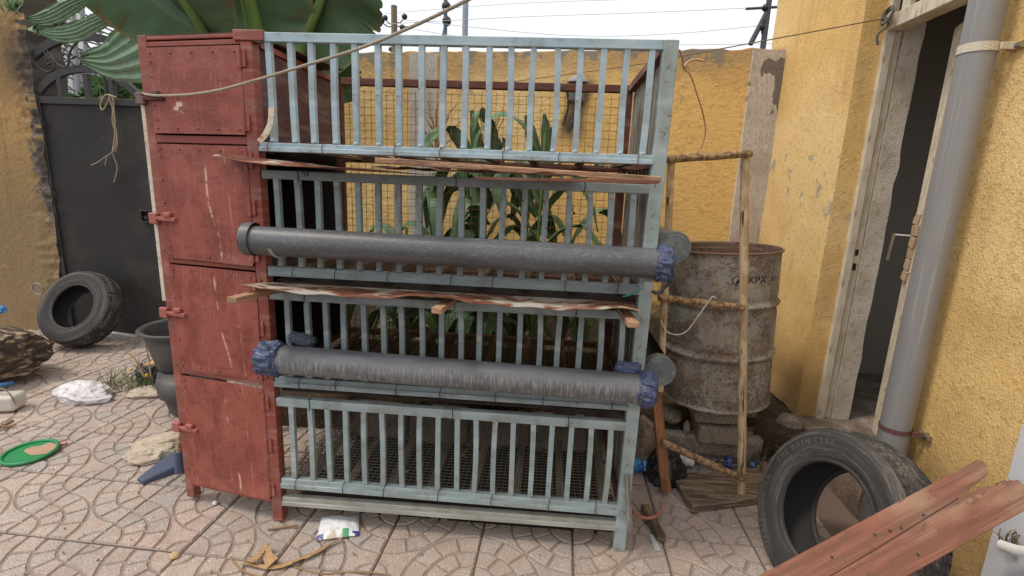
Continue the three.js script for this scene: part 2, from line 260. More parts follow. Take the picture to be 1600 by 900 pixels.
M.green = mat({ color: rgb(38, 132, 80), roughness: 0.4 });
M.bluePlastic = mat({ color: rgb(66, 122, 176), roughness: 0.4 });
M.grey = mat({ color: rgb(150, 150, 150), roughness: 0.7 });
M.dryLeaf = mat({ map: tex(256, 128, (u, v) => mix3(C8(198, 166, 122), C8(148, 112, 76), fbm(u, v, 4, 30, 4, 497))), roughness: 0.9, side: THREE.DoubleSide });
M.clearP = new THREE.MeshPhysicalMaterial({ color: rgb(225, 230, 235), transmission: 1, thickness: 0, roughness: 0.15, ior: 1.45 });

// ---------- ground and paving ----------
{
  const g = new THREE.PlaneGeometry(500, 500); g.rotateX(-Math.PI / 2); const u = g.attributes.uv; for (let i = 0; i < u.count; i++) u.setXY(i, u.getX(i) * 500, u.getY(i) * 500);
  const o = shade(new THREE.Mesh(g, M.soil)); o.name = 'ground'; o.position.y = -0.03; o.userData.kind = 'structure'; scene.add(o);
}
{
  const paving = new THREE.Group(); paving.name = 'paving'; paving.userData.kind = 'structure'; scene.add(paving);
  const S = 0.391, th = -1.43 * Math.PI / 180, c = Math.cos(th), s = Math.sin(th);
  const toW = (p, q) => [c * p + s * q, -s * p + c * q].map((v) => v);     // tile axes -> x, z
  const stoneT = tex(1024, 1024, (u, v) => {
    const f = fbm(u, v, 6, 6, 4, 501), g = vn(u, v, 300, 300, 503), g2 = vn(u, v, 420, 420, 505), d = fbm(u, v, 16, 16, 4, 507);
    let c = mix3(C8(180, 165, 155), C8(168, 160, 154), sstep(0.35, 0.65, f)); c = mix3(c, C8(136, 122, 112), 0.45 * sstep(0.52, 0.72, fbm(u, v, 3, 3, 5, 509))); c = mix3(c, C8(130, 114, 106), 0.4 * sstep(0.5, 0.7, g));
    c = mix3(c, C8(228, 216, 200), 0.9 * sstep(0.74, 0.86, g2)); return mix3(c, C8(170, 150, 138), 0.6 * sstep(0.46, 0.66, d));
  }, { sx: 0.9 });
  const stoneB = tex(512, 512, (u, v) => fbm(u, v, 60, 60, 3, 511), { data: true, sx: 0.45 });
  const tones = [[1, 0.98, 0.97], [0.95, 0.95, 0.96], [1.02, 0.965, 0.94], [0.9, 0.9, 0.91], [0.97, 0.94, 0.91], [1.04, 1.01, 0.99]];
  const stoneM = tones.map((t) => mat({ map: stoneT, bumpMap: stoneB, bumpScale: 0.0025, color: new THREE.Color(...t), roughness: 0.85 }));
  const slabM = mat({ map: tex(256, 256, (u, v) => mix3(C8(156, 140, 129), C8(138, 124, 115), fbm(u, v, 8, 8, 4, 515)), { sx: 0.4 }), roughness: 0.95 });
  const bed = boxAt(-6.2, 1.56, -0.05, -0.014, -4.02, 0.3, 0); part(paving, 'mortar_bed', bed, mat({ color: rgb(118, 100, 90) }));
  // the cells of one tile, in a unit square: rings round two opposite corners and a pair of fillers in each other corner
  const G = 0.0095 / S, J = 0.006 / S;                         // groove, joint
  const cells = []; const R = [0, 0.265, 0.475, 0.69];
  const arc = (cx, cy, r, a0, a1, n) => { const o = []; for (let i = 0; i <= n; i++) { const a = a0 + (a1 - a0) * i / n; o.push([cx + r * Math.cos(a), cy + r * Math.sin(a)]); } return o; };
  for (const [cx, cy, b] of [[0, 0, 0], [1, 1, Math.PI]]) {
    const lim = (r) => Math.asin(Math.min(0.9, J / r));
    cells.push([[cx + (b ? -J : J), cy + (b ? -J : J)], ...arc(cx, cy, R[1] - G / 2, b + lim(R[1]), b + Math.PI / 2 - lim(R[1]), 8)]);
    for (const [k, n] of [[1, 3], [2, 4]]) for (let i = 0; i < n; i++) {
      const r0 = R[k] + G / 2, r1 = R[k + 1] - G / 2, A = b + i * Math.PI / 2 / n, B = A + Math.PI / 2 / n;
      const g0 = i === 0 ? J : G / 2, g1 = i === n - 1 ? J : G / 2;
      cells.push([...arc(cx, cy, r0, A + g0 / r0, B - g1 / r0, 3), ...arc(cx, cy, r1, B - g1 / r1, A + g0 / r1, 5)]);
    }
  }
  for (const [k] of [[0], [1]]) {                              // fillers near (1,0) and (0,1)
    const P = (x, y) => k ? [y, x] : [x, y];
    const r3 = R[3] + G / 2, out = [];
    const a1 = Math.acos(0.5 / 0.7072) ;                       // where the two outer rings nearly meet
    const lower = arc(0, 0, r3, 0.012, Math.PI / 4 - 0.06, 6), upper = arc(1, 1, r3, Math.PI * 1.25 + 0.06, Math.PI * 1.5 - 0.012, 6);
    const all = [...lower, ...upper];
    const mid = [0.80, 0.20];
    // split by an arc of radius 0.16 round the corner
    const rc = 0.17, qc = arc(1, 0, rc - G / 2, Math.PI - J / rc, Math.PI / 2 + J / rc, 5);
    cells.push([[1 - J, J], ...qc].map(([x, y]) => P(x, y)));
    const oc = arc(1, 0, rc + G / 2, Math.PI / 2 + J / rc, Math.PI - J / rc, 5);
    cells.push([...all, ...oc.slice()].map(([x, y]) => P(clamp(x, J, 1 - J), clamp(y, J, 1 - J))));
  }
  function pad(poly, h = 0.0055, bev = 0.0035) {              // a raised stone with a worn bevel; poly in metres, counted either way round
    let A = 0; const n = poly.length; for (let i = 0; i < n; i++) { const [x, y] = poly[i], [u, v] = poly[(i + 1) % n]; A += x * v - u * y; }
    const P = A < 0 ? poly.slice().reverse() : poly;
    P.forEach((p, i) => { const q = (hash(Math.round(p[0] * 4000), Math.round(p[1] * 4000), 5) - 0.5) * 0.0032, r = (hash(Math.round(p[0] * 4000), Math.round(p[1] * 4000), 6) - 0.5) * 0.0032; P[i] = [p[0] + q, p[1] + r]; });
    const ins = P.map((p, i) => { const a = P[(i + n - 1) % n], b = P[(i + 1) % n]; let ex = p[0] - a[0], ey = p[1] - a[1], fx = b[0] - p[0], fy = b[1] - p[1]; const l = Math.hypot(ex, ey) || 1, m = Math.hypot(fx, fy) || 1; let nx = -ey / l - fy / m, ny = ex / l + fx / m; const q = Math.hypot(nx, ny) || 1; return [p[0] + nx / q * bev, p[1] + ny / q * bev]; });
    const tri = THREE.ShapeUtils.triangulateShape(ins.map((p) => new THREE.Vector2(p[0], p[1])), []);
    const pos = []; const put = (p, y) => pos.push(p[0], y, p[1]);
    for (const [i, j, k] of tri) { put(ins[i], h); put(ins[k], h); put(ins[j], h); }
    for (let i = 0; i < n; i++) { const j = (i + 1) % n; put(P[i], 0); put(ins[i], h); put(ins[j], h); put(P[i], 0); put(ins[j], h); put(P[j], 0); }
    const g = new THREE.BufferGeometry(); g.setAttribute('position', new THREE.Float32BufferAttribute(pos, 3)); return g;
  }
  const finish = (g) => { g.computeVertexNormals(); const p = g.attributes.position, uv = new Float32Array(p.count * 2); for (let i = 0; i < p.count; i++) { uv[i * 2] = p.getX(i); uv[i * 2 + 1] = p.getZ(i); } g.setAttribute('uv', new THREE.BufferAttribute(uv, 2)); return g; };
  const list = [], R2 = RNG(5), cam = new THREE.Vector3(), view = new THREE.Matrix4().multiplyMatrices(camera.projectionMatrix, camera.matrixWorldInverse);
  const slabG = bx(S - 0.005, 0.012, S - 0.005, 0.0015);
  for (let i = -15; i < 4; i++) for (let j = -2; j < 9; j++) {
    const p0 = 0.52 + i * S, q0 = -1.578 - j * S;             // the tile spans p0..p0+S, q0-S..q0
    const [mx, mz] = toW(p0 + S / 2, q0 - S / 2);
    if (mx > 1.42 || mz < -3.98 || mz > -0.75 || (mx > -1.6 && mz < -2.62) || (mx > 1.0 && mz > -0.9)) continue;
    cam.set(mx, 0, mz).applyMatrix4(view); const vis = Math.abs(cam.x) < 1.12 && Math.abs(cam.y) < 1.12 && cam.z < 1;
    if (!vis && (mx < -4.9 || mz > -1.1)) continue;
    const flip = p0 < -1.2 ? 0 : ((i % 2) + 2) % 2;           // the fans mirror each other beside the cage
    const dy = (R2() - 0.5) * 0.005, tone = Math.floor(R2() * tones.length);
    const tile = shade(new THREE.Mesh(slabG, slabM)); tile.name = 'paving_tile'; tile.position.set(mx, -0.0115 + dy, mz); tile.rotation.y = -(-th); paving.add(tile);
    tile.rotation.y = th; 
    const d = Math.hypot(mx, mz, 1.5);
    cells.forEach((poly) => {
      const wp = poly.map(([x, y]) => { const xx = flip ? 1 - x : x; const [a, b] = toW(p0 + xx * S, q0 - y * S); return [a, b]; });
      const ccx = wp.reduce((t, q) => t + q[0], 0) / wp.length, ccz = wp.reduce((t, q) => t + q[1], 0) / wp.length;
      cam.set(ccx, 0, ccz).applyMatrix4(view); const inv = Math.abs(cam.x) < 1.03 && Math.abs(cam.y) < 1.03;
      const w2 = wp.map(([a, b]) => [a - mx, b - mz]);
      list.push({ tile, poly: w2, mx, mz, score: inv ? -Math.hypot(ccx, 1.5, ccz) : -100, tone: (tone + (R2() < 0.3 ? 1 : 0)) % tones.length, dy, th });
    });
  }
  list.sort((a, b) => b.score - a.score);
  const rest = tones.map(() => []);
  list.forEach((e, k) => {
    const g = pad(e.poly, 0.0062 + (hash(k, 3, 9) - 0.5) * 0.003, 0.004);
    if (k < 300) {
      const uvw = finish(g.translate(e.mx, 0, e.mz)); g.translate(-e.mx, 0, -e.mz); g.rotateY(-e.th); g.translate(0, 0.0058, 0);
      const o = shade(new THREE.Mesh(uvw, stoneM[e.tone])); o.name = 'paving_stone'; e.tile.add(o);
    } else rest[e.tone].push(finish(g.translate(e.mx, -0.0057 + e.dy, e.mz)));
  });
  rest.forEach((l, i) => { if (l.length) { const o = shade(new THREE.Mesh(mergeGeometries(l), stoneM[i])); o.name = 'paving_stones'; stuff(o); paving.add(o); } });
}
// raised planting bed behind the cage, with its stone kerb
{
  const g = uvBox(jitter(new THREE.BoxGeometry(3.2, 0.2, 1.36, 60, 4, 26), 0.035, 6, 3)); g.translate(-0.03, 0.06, -3.34);
  const o = shade(new THREE.Mesh(g, M.soil)); o.name = 'soil_bed'; o.userData.kind = 'structure'; scene.add(o);
}
{ // droppings and dirt on the paving, darkened to paint the shade under the cage
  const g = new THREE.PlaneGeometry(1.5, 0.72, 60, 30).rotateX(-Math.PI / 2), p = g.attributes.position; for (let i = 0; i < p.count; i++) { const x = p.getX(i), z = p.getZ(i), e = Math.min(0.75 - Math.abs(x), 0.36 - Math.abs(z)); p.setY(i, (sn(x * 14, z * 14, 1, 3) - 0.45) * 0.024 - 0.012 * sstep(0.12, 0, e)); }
  g.computeVertexNormals(); const o = shade(new THREE.Mesh(uvBox(g), M.soilDark)); o.name = 'dirt_and_shade'; o.position.set(-0.36, 0.008, -2.3); o.userData.kind = 'structure'; scene.add(o);
}
{ // grit and crumbs swept into the joints
  const R = RNG(301), g = []; for (let i = 0; i < 900; i++) { const x = -3.4 + R() * 4.8, z = -3.6 + R() * 2.3; if (x > -1.6 && z < -2.62) continue; const k = new THREE.TetrahedronGeometry(0.0025 + R() * R() * 0.006, 0).rotateX(R() * 3).rotateY(R() * 3).translate(x, 0.006, z); g.push(k); }
  const o = shade(new THREE.Mesh(merge(g), M.gritM = mat({ color: rgb(150, 130, 114) }))); o.name = 'grit'; o.userData = { label: 'fine grit and crumbs scattered over the paving', category: 'grit', kind: 'stuff' }; scene.add(o);
}
// ---------- walls ----------
{
  const t = thing('courtyard_wall', 'yellow plastered courtyard wall with worn grey top behind the cage', 'wall', [-0.9, 0, -4.1]);
  const sh = new THREE.Shape(), R = RNG(12); sh.moveTo(-3.16, -0.02); sh.lineTo(1.6, -0.02); sh.lineTo(1.6, 2.545);
  for (let x = 1.6; x > -3.16; x -= 0.07) sh.lineTo(x, 2.475 + x * 0.028 + (R() - 0.5) * 0.018); sh.lineTo(-3.16, 2.38);
  const g = new THREE.ExtrudeGeometry(sh, { depth: 0.2, bevelEnabled: true, bevelSize: 0.006, bevelThickness: 0.006, bevelSegments: 1 }); g.translate(0, 0, -4.206);
  const p = g.attributes.position, uv = g.attributes.uv; for (let i = 0; i < p.count; i++) uv.setXY(i, (p.getX(i) + 3.4) / 5.0, p.getY(i) / 2.6);
  part(t, 'wall_face', g, M.backWall);
  for (const [a, b, top] of [[-1.13, -0.915, 2.43], [1.405, 1.66, 2.51]]) {
    const q = jitter(new THREE.BoxGeometry(b - a, top, 0.03, 6, 60, 2), 0.003, 30, 5).translate((a + b) / 2, top / 2, -3.988), pp = q.attributes.position, u2 = q.attributes.uv;
    for (let i = 0; i < pp.count; i++) u2.setXY(i, (pp.getX(i) - a) / (b - a), pp.getY(i) / 2.52 - (a < 0 ? 0.35 : 0));
    part(t, 'pilaster', q, M.pilaster, 'pale cream painted band running up the wall');
  }
}
{ // wall lamp bracket over the black stain
  const t = thing('wall_lamp', 'grey round lamp fitting hung high on the yellow wall above black stains', 'lamp', [0.17, 2.16, -3.93]);
  const c = at(903, 128, -3.93);
  const d = new THREE.SphereGeometry(0.075, 20, 10, 0, Math.PI * 2, 0, Math.PI / 2); part(t, 'shade', d.scale(1, 0.6, 0.6).translate(c.x, c.y, c.z), M.grey);
  part(t, 'rim', new THREE.TorusGeometry(0.075, 0.008, 6, 24).rotateX(Math.PI / 2).scale(1, 1, 0.6).translate(c.x, c.y, c.z), M.pvc);
  part(t, 'box', boxAt(c.x - 0.06, c.x + 0.06, c.y - 0.14, c.y - 0.004, -3.99, -3.93, 0.02), M.pvcDark);
  stuff(part(t, 'bracket', merge([tube([V(c.x - 0.08, c.y - 0.03, -3.985), V(c.x - 0.06, c.y - 0.16, -3.98), V(c.x - 0.09, c.y - 0.3, -3.985)], 0.009, 14, 5), tube([V(c.x + 0.05, c.y - 0.1, -3.985), V(c.x + 0.01, c.y - 0.22, -3.98), V(c.x - 0.05, c.y - 0.34, -3.985)], 0.012, 14, 5)]), M.darkMetal));
}
{ // gate pillar at the far left
  const t = thing('gate_pillar', 'dirty ochre plastered wall with broken dark edge left of the black gate', 'wall', [-5.2, 0, -4]);
  const g = new THREE.BoxGeometry(2.6, 3.6, 0.3, 120, 200, 3), p = g.attributes.position;
  g.translate(-5.62, 1.8, -4.175);
  for (let i = 0; i < p.count; i++) { const x = p.getX(i), y = p.getY(i), k = sstep(-4.75, -4.3, x); const n = sn(x * 9, y * 9, 1, 4) - 0.5, z = p.getZ(i), n2 = sn(x * 24, y * 24, 2 + z * 24, 8) - 0.5; const n3 = sn(x * 70, y * 70, 3 + z * 60, 9) - 0.5, e = sstep(-4.55, -4.32, x); p.setX(i, x + e * (n * 0.07 + n2 * 0.03 + n3 * 0.014 + 0.015 - 0.05 * sstep(1.0, 0.4, y))); p.setZ(i, p.getZ(i) + e * (n2 * 0.06 + n3 * 0.03)); }
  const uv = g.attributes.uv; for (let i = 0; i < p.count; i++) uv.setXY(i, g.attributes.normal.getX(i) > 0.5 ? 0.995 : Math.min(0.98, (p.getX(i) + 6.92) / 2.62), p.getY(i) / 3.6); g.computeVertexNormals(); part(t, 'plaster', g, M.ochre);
  part(t, 'wall_ring', new THREE.TorusGeometry(0.05, 0.007, 6, 20).translate(at(57, 452, -3.86).x, at(57, 452, -3.86).y, -3.87), M.pvc);
}
// ---------- black gate ----------
{
  const Z = -4.06, t = thing('courtyard_gate', 'black sheet metal gate with double arched top and iron scrolls', 'gate', [-3.87, 0, Z]);
  { const g = new THREE.BoxGeometry(1.08, 1.97, 0.01, 50, 90, 1), p = g.attributes.position; for (let i = 0; i < p.count; i++) { const x = p.getX(i), y = p.getY(i); p.setZ(i, p.getZ(i) + (sn(x * 4, y * 3, 1, 4) - 0.5) * 0.022 + 0.012 * Math.exp(-Math.pow((x - 0.1) / 0.14, 2) - Math.pow((y - 0.5) / 0.2, 2))); } g.computeVertexNormals(); g.translate(-3.75, 1.005, Z - 0.005); part(t, 'sheet', uvBox(g), M.black); }
  part(t, 'top_rail', boxAt(-4.31, -3.19, 1.99, 2.045, Z - 0.03, Z + 0.02, 0.004), M.blackBar);
  for (const x of [-4.31, -3.2]) part(t, 'stile', boxAt(x - 0.02, x + 0.02, 0, 1.99, Z - 0.03, Z + 0.02, 0.004), M.blackBar);
  const arch = (x0, x1, ys, yp, w) => { const P = []; const hw = (x1 - x0) / 2, h = yp - ys, r = (hw * hw + h * h) / (2 * h), a = Math.asin(hw / r); const sh = new THREE.Shape(), cx = (x0 + x1) / 2, cy = yp - r; sh.absarc(cx, cy, r, Math.PI / 2 + a, Math.PI / 2 - a, true); sh.absarc(cx, cy, r - w, Math.PI / 2 - a, Math.PI / 2 + a, false); const g = new THREE.ExtrudeGeometry(sh, { depth: 0.035, bevelEnabled: false, curveSegments: 30 }); return g.translate(0, 0, Z - 0.02); };
  part(t, 'arch', arch(-4.32, -3.41, 2.1, 2.3, 0.055), M.blackBar);
  part(t, 'arch', arch(-4.36, -3.3, 2.35, 2.55, 0.06), M.blackBar);
  for (const [x, y] of [[-4.1, 2.2], [-3.86, 2.235], [-3.645, 2.2]]) part(t, 'bar', boxAt(x - 0.022, x + 0.022, 2.045, y, Z - 0.025, Z + 0.015, 0.004), M.blackBar);
  part(t, 'bar', boxAt(-3.715, -3.7, 2.045, 2.22, Z - 0.01, Z + 0.005, 0.002), M.blackBar);
  const S = (l) => tube(l.map(([x, y]) => at(x, y, Z + 0.01)), 0.008, 40, 6);
  const sc = [[[68, 78], [74, 90], [82, 98], [85, 105], [80, 111], [72, 112], [64, 108], [55, 100], [48, 90]], [[85, 105], [84, 96], [79, 91], [73, 95], [75, 100], [80, 99]], [[70, 74], [80, 88], [92, 102], [104, 105], [108, 98], [107, 90], [102, 84], [97, 88], [100, 92]], [[106, 103], [110, 80], [122, 65], [128, 60]], [[112, 100], [124, 103], [127, 95], [120, 88], [112, 92]], [[128, 60], [138, 72], [146, 82], [152, 92]], [[126, 97], [140, 102], [150, 110]]];
  for (const l of sc) part(t, 'scroll', S(l), M.blackBar);
  part(t, 'finial', merge([S([[95, 45], [95, 36], [94, 28], [95, 22]]), S([[95, 38], [90, 33], [89, 36]]), S([[95, 38], [100, 33], [102, 37]]), uvBox(new THREE.SphereGeometry(0.02, 8, 6).translate(...at(95, 35, Z).toArray()))]), M.blackBar);
  const l = at(232, 340, Z + 0.03); part(t, 'gate_latch', merge([boxAt(l.x - 0.07, l.x + 0.09, l.y + 0.05, l.y + 0.065, Z, Z + 0.04, 0.003), boxAt(l.x - 0.07, l.x + 0.09, l.y - 0.045, l.y - 0.03, Z, Z + 0.04, 0.003), boxAt(l.x - 0.07, l.x - 0.055, l.y - 0.03, l.y + 0.05, Z, Z + 0.04, 0.003), rod(V(l.x - 0.01, l.y, Z), V(l.x - 0.01, l.y, Z + 0.05), 0.016)]), M.darkMetal);
}
{ // dry vines hanging on the gate
  const Z = -4.0, l = [[[160, 150], [158, 160], [163, 150], [170, 148], [176, 152], [178, 170], [180, 200], [178, 225], [176, 238]], [[170, 150], [176, 170], [176, 190], [182, 212], [180, 230], [176, 237]], [[163, 150], [157, 165], [160, 172], [168, 160], [172, 150], [182, 152]], [[176, 238], [165, 245], [150, 255], [142, 258]], [[167, 245], [164, 258]], [[176, 240], [183, 262], [178, 285]], [[177, 232], [180, 237], [183, 228], [182, 200]]];
  solo('dry_vine', merge(l.map((q, i) => tube(q.map(([x, y], k) => at(x, y, Z - 0.005 * (k % 2))), i > 2 ? 0.004 : 0.0065, 40, 5))), mat({ color: rgb(166, 148, 124) }), 'pale dry vine strands hung over the top of the black gate', 'vine', [-3.7, 1.7, Z]);
}
// ---------- house on the right ----------
{
  const X = 1.58, t = thing('house', 'yellow plastered house wall with narrow open toilet doorway on the right', 'house', [1.9, 0, -2]);
  const rough = (x0, x1, y0, y1, z0, z1) => { const g = new THREE.BoxGeometry(x1 - x0, y1 - y0, z1 - z0, 2, Math.round((y1 - y0) / 0.03), Math.max(2, Math.round((z1 - z0) / 0.03))); g.translate((x0 + x1) / 2, (y0 + y1) / 2, (z0 + z1) / 2); const p = g.attributes.position; for (let i = 0; i < p.count; i++) { const y = p.getY(i), z = p.getZ(i); if (p.getX(i) < x0 + 0.001) p.setX(i, x0 + (sn(y * 7, z * 7, 3, 6) - 0.5) * 0.014 + (sn(y * 30, z * 30, 3, 9) - 0.5) * 0.005); if (y < y0 + 0.001) p.setY(i, y + (sn(z * 14, 2, 3, 12) - 0.5) * 0.06); } g.computeVertexNormals(); return uvBox(g); };
  { const g = rough(X, 1.72, 0.15, 3.5, -4.3, -2.95), p = g.attributes.position; for (let i = 0; i < p.count; i++) p.setX(i, p.getX(i) + 0.055 * clamp((-2.95 - p.getZ(i)) / 1.05, 0, 1.4)); part(t, 'wall', g, M.yellow); }
  part(t, 'wall', rough(X, 1.72, -0.02, 3.5, -2.23, 0.6), M.yellow);
  part(t, 'wall', boxAt(X, 1.72, 2.75, 3.5, -2.95, -2.23, 0), M.yellow);
  part(t, 'footing', uvBox(jitter(new THREE.BoxGeometry(0.16, 0.2, 1.4, 4, 6, 30), 0.016, 14, 2)).rotateY(0.05).translate(1.695, 0.045, -3.6), M.concrete);
  // dark toilet room
  part(t, 'room_wall', merge([boxAt(3.0, 3.05, 0.1, 2.8, -3.8, -1.6, 0), boxAt(1.92, 3.0, 0.1, 2.8, -3.85, -3.8, 0), boxAt(1.722, 3.0, 0.1, 1.1, -1.6, -1.55, 0), boxAt(1.722, 1.9, 1.1, 2.8, -1.6, -1.55, 0), boxAt(1.722, 1.88, 0.1, 2.8, -3.8, -2.953, 0)]), mat({ color: rgb(150, 142, 134) }));  // unseen upper part of the near wall left open, added to let light in
  part(t, 'room_ceiling', boxAt(1.722, 3.05, 2.8, 2.85, -3.85, -1.55, 0), mat({ color: rgb(140, 132, 124) }));
  part(t, 'room_floor', boxAt(1.722, 3.0, 0.08, 0.17, -3.8, -1.6, 0), M.concrete);
  for (let j = 0; j < 5; j++) for (let i = 0; i < 4; i++) part(t, 'tile', boxAt(2.985, 2.998, 0.19 + j * 0.33, 0.19 + j * 0.33 + 0.325, -3.7 + i * 0.33, -3.7 + i * 0.33 + 0.325, 0.002), M.tileDark);
  { const sh = new THREE.Shape(); sh.moveTo(-0.34, 0); sh.lineTo(-0.34, 0.1); sh.quadraticCurveTo(-0.22, 0.12, -0.16, 0.18); sh.lineTo(0.1, 0.2); sh.quadraticCurveTo(0.2, 0.17, 0.3, 0.06); sh.lineTo(0.3, 0); const g = new THREE.ExtrudeGeometry(sh, { depth: 0.25, bevelEnabled: true, bevelSize: 0.01, bevelThickness: 0.01, bevelSegments: 2 }); g.rotateY(-Math.PI / 2).translate(2.97, 0.17, -3.35); part(t, 'toilet_plinth', g, M.tileDark); }
  part(t, 'threshold', uvBox(jitter(new THREE.BoxGeometry(0.34, 0.2, 0.74, 8, 4, 14), 0.012, 18, 7)).translate(1.72, 0.07, -2.59), mat({ map: M.concrete.map, bumpMap: stuccoB, bumpScale: 0.006, color: rgb(235, 228, 220) }));
  // frame: far jamb, plaster behind it, head, near jamb and the vent above
  const jamb = part(t, 'door_frame', merge([boxAt(1.69, 1.735, 0.1, 2.72, -2.99, -2.925, 0.006), boxAt(1.735, 1.78, 0.1, 2.38, -2.99, -2.945, 0.006), boxAt(1.69, 1.78, 2.345, 2.42, -2.925, -2.23, 0.006), boxAt(1.69, 1.74, 0.1, 2.72, -2.29, -2.232, 0.006), boxAt(1.69, 1.74, 2.66, 2.74, -2.925, -2.29, 0.004)]), M.frameCream);
  part(jamb, 'strike_hole', merge([boxAt(1.745, 1.765, 1.17, 1.205, -2.946, -2.9435, 0), boxAt(1.745, 1.765, 1.085, 1.125, -2.946, -2.9435, 0)]), M.darkMetal);
  for (let i = 0; i < 4; i++) part(jamb, 'vent_slat', boxAt(1.7, 1.73, 2.42, 2.66, -2.86 + i * 0.14, -2.8 + i * 0.14, 0.003), M.frameCream);
  part(t, 'vent_back', boxAt(1.745, 1.76, 2.42, 2.75, -2.95, -2.23, 0), M.black);
  { const g = new THREE.BoxGeometry(0.1, 2.3, 0.08, 5, 60, 2); g.translate(1.832, 1.24, -2.975); const p = g.attributes.position; for (let i = 0; i < p.count; i++) if (p.getX(i) > 1.87) p.setX(i, p.getX(i) + (sn(p.getY(i) * 9, 3, p.getZ(i) * 20, 5) - 0.5) * 0.025); g.computeVertexNormals(); part(t, 'jamb_plaster', uvBox(g), M.cream, 'pale plastered reveal with stained foot'); }
  // door leaf, ajar inwards, hung behind the drain pipe
  {
    const a = V(1.755, 0.21, -2.30), b = V(1.905, 0.21, -2.715), L = a.distanceTo(b), ang = Math.atan2(-(b.z - a.z), b.x - a.x);
    const put = (g) => g.rotateY(ang).translate(a.x, a.y, a.z);                        // local x along the leaf, -z side is the outer face after turning
    const leaf = part(t, 'door', put(bx(L, 2.1, 0.035, 0.004).translate(L / 2, 1.05, 0)), M.frameCream, 'cream wooden door ajar into the dark room');
    for (const [u, w] of [[L - 0.016, 0.022], [L - 0.05, 0.014], [L - 0.08, 0.014], [L - 0.11, 0.014]]) part(leaf, 'moulding', put(bx(w, 2.09, 0.012, 0.004).translate(u, 1.05, -0.023)), M.frameCream);
    const R = RNG(31); part(leaf, 'splintered_wood', put(merge(Array.from({ length: 6 }, (_, i) => bx(0.07, 0.055, 0.014, 0.003).rotateZ((R() - 0.5) * 0.5).rotateX((R() - 0.5) * 0.3).translate(L - 0.055 + (R() - 0.5) * 0.02, 1.19 - i * 0.058, -0.031 - R() * 0.004)))), mat({ color: rgb(184, 160, 130) }), 'chipped bare wood round the lock');
    part(leaf, 'lock_plate', put(bx(0.034, 0.3, 0.006, 0.003).translate(L - 0.012, 1.07, -0.034)), M.darkMetal);
    part(leaf, 'lever_handle', put(merge([rod(V(L - 0.012, 1.10, -0.03), V(L + 0.005, 1.10, -0.1), 0.008), rod(V(L + 0.005, 1.105, -0.1), V(L + 0.012, 0.965, -0.105), 0.0085)])), M.metal);
  }
  // white tiled splash wall at the near end
  part(t, 'tile_backing', boxAt(X - 0.008, X + 0.002, 0, 1.1, -1.605, -0.4, 0), M.grout);
  for (let j = 0; j < 5; j++) for (let i = 0; i < 6; i++) part(t, 'tile', boxAt(X - 0.018, X - 0.0085, 0.004 + j * 0.2, 0.2 + j * 0.2, -1.603 + i * 0.2, -1.407 + i * 0.2, 0.002), M.tileWhite);
}
{ // drain pipe
  const c = V(1.493, 0, -2.03), t = thing('drain_pipe', 'grey plastic drain pipe standing against the yellow wall beside the doorway', 'pipe', [c.x, 0, c.z]);
  part(t, 'pipe', new THREE.CylinderGeometry(0.055, 0.055, 3.4, 40, 1, true).translate(c.x, 1.72, c.z), M.pvc);
  for (const [y, m, n] of [[2.03, M.frameCream, 0], [0.56, M.rust, 1]]) {
    const cl = part(t, 'clamp', merge([new THREE.CylinderGeometry(0.058, 0.058, n ? 0.018 : 0.03, 32, 1, true).translate(c.x, y, c.z), boxAt(c.x + 0.03, 1.585, y - 0.012, y + 0.012, c.z + 0.052, c.z + 0.062, 0.002)]), m, n ? 'rusty pipe clamp' : 'pale steel pipe clamp');
    part(cl, 'bolt', rod(V(1.57, y, c.z + 0.03), V(1.57, y, c.z + 0.085), 0.012, 6), M.metal);
  }
}
{ // tap stub and wire tangle in the lower right corner
  const t = thing('water_pipe', 'white plastic pipe elbow sticking out of the white tiled wall', 'pipe', [1.5, 0.4, -1.45]);
  const a = atX(1590, 868, 1.5); part(t, 'elbow', tube([V(1.585, a.y + 0.03, a.z + 0.03), V(1.53, a.y + 0.028, a.z + 0.02), V(1.505, a.y + 0.01, a.z - 0.01), V(1.495, a.y - 0.005, a.z - 0.05)], 0.017, 20, 14), mat({ color: rgb(222, 220, 214), roughness: 0.4 }));
  const R = RNG(41), w = []; for (let k = 0; k < 9; k++) { const x0 = 1574 + R() * 14, y0 = 862, p = [atX(x0, y0, 1.54)]; let px = x0, py = y0; for (let i = 0; i < 4; i++) { px += (R() - 0.55) * 16; py -= 3 + R() * 9; p.push(atX(px, py, 1.52 + R() * 0.05)); } w.push(tube(p, 0.0022, 20, 5)); }
  solo('wire_tangle', merge(w), M.wireM, 'tangle of thin rusty wires above the white pipe elbow', 'wire', [1.54, 0.45, -1.5]);
}
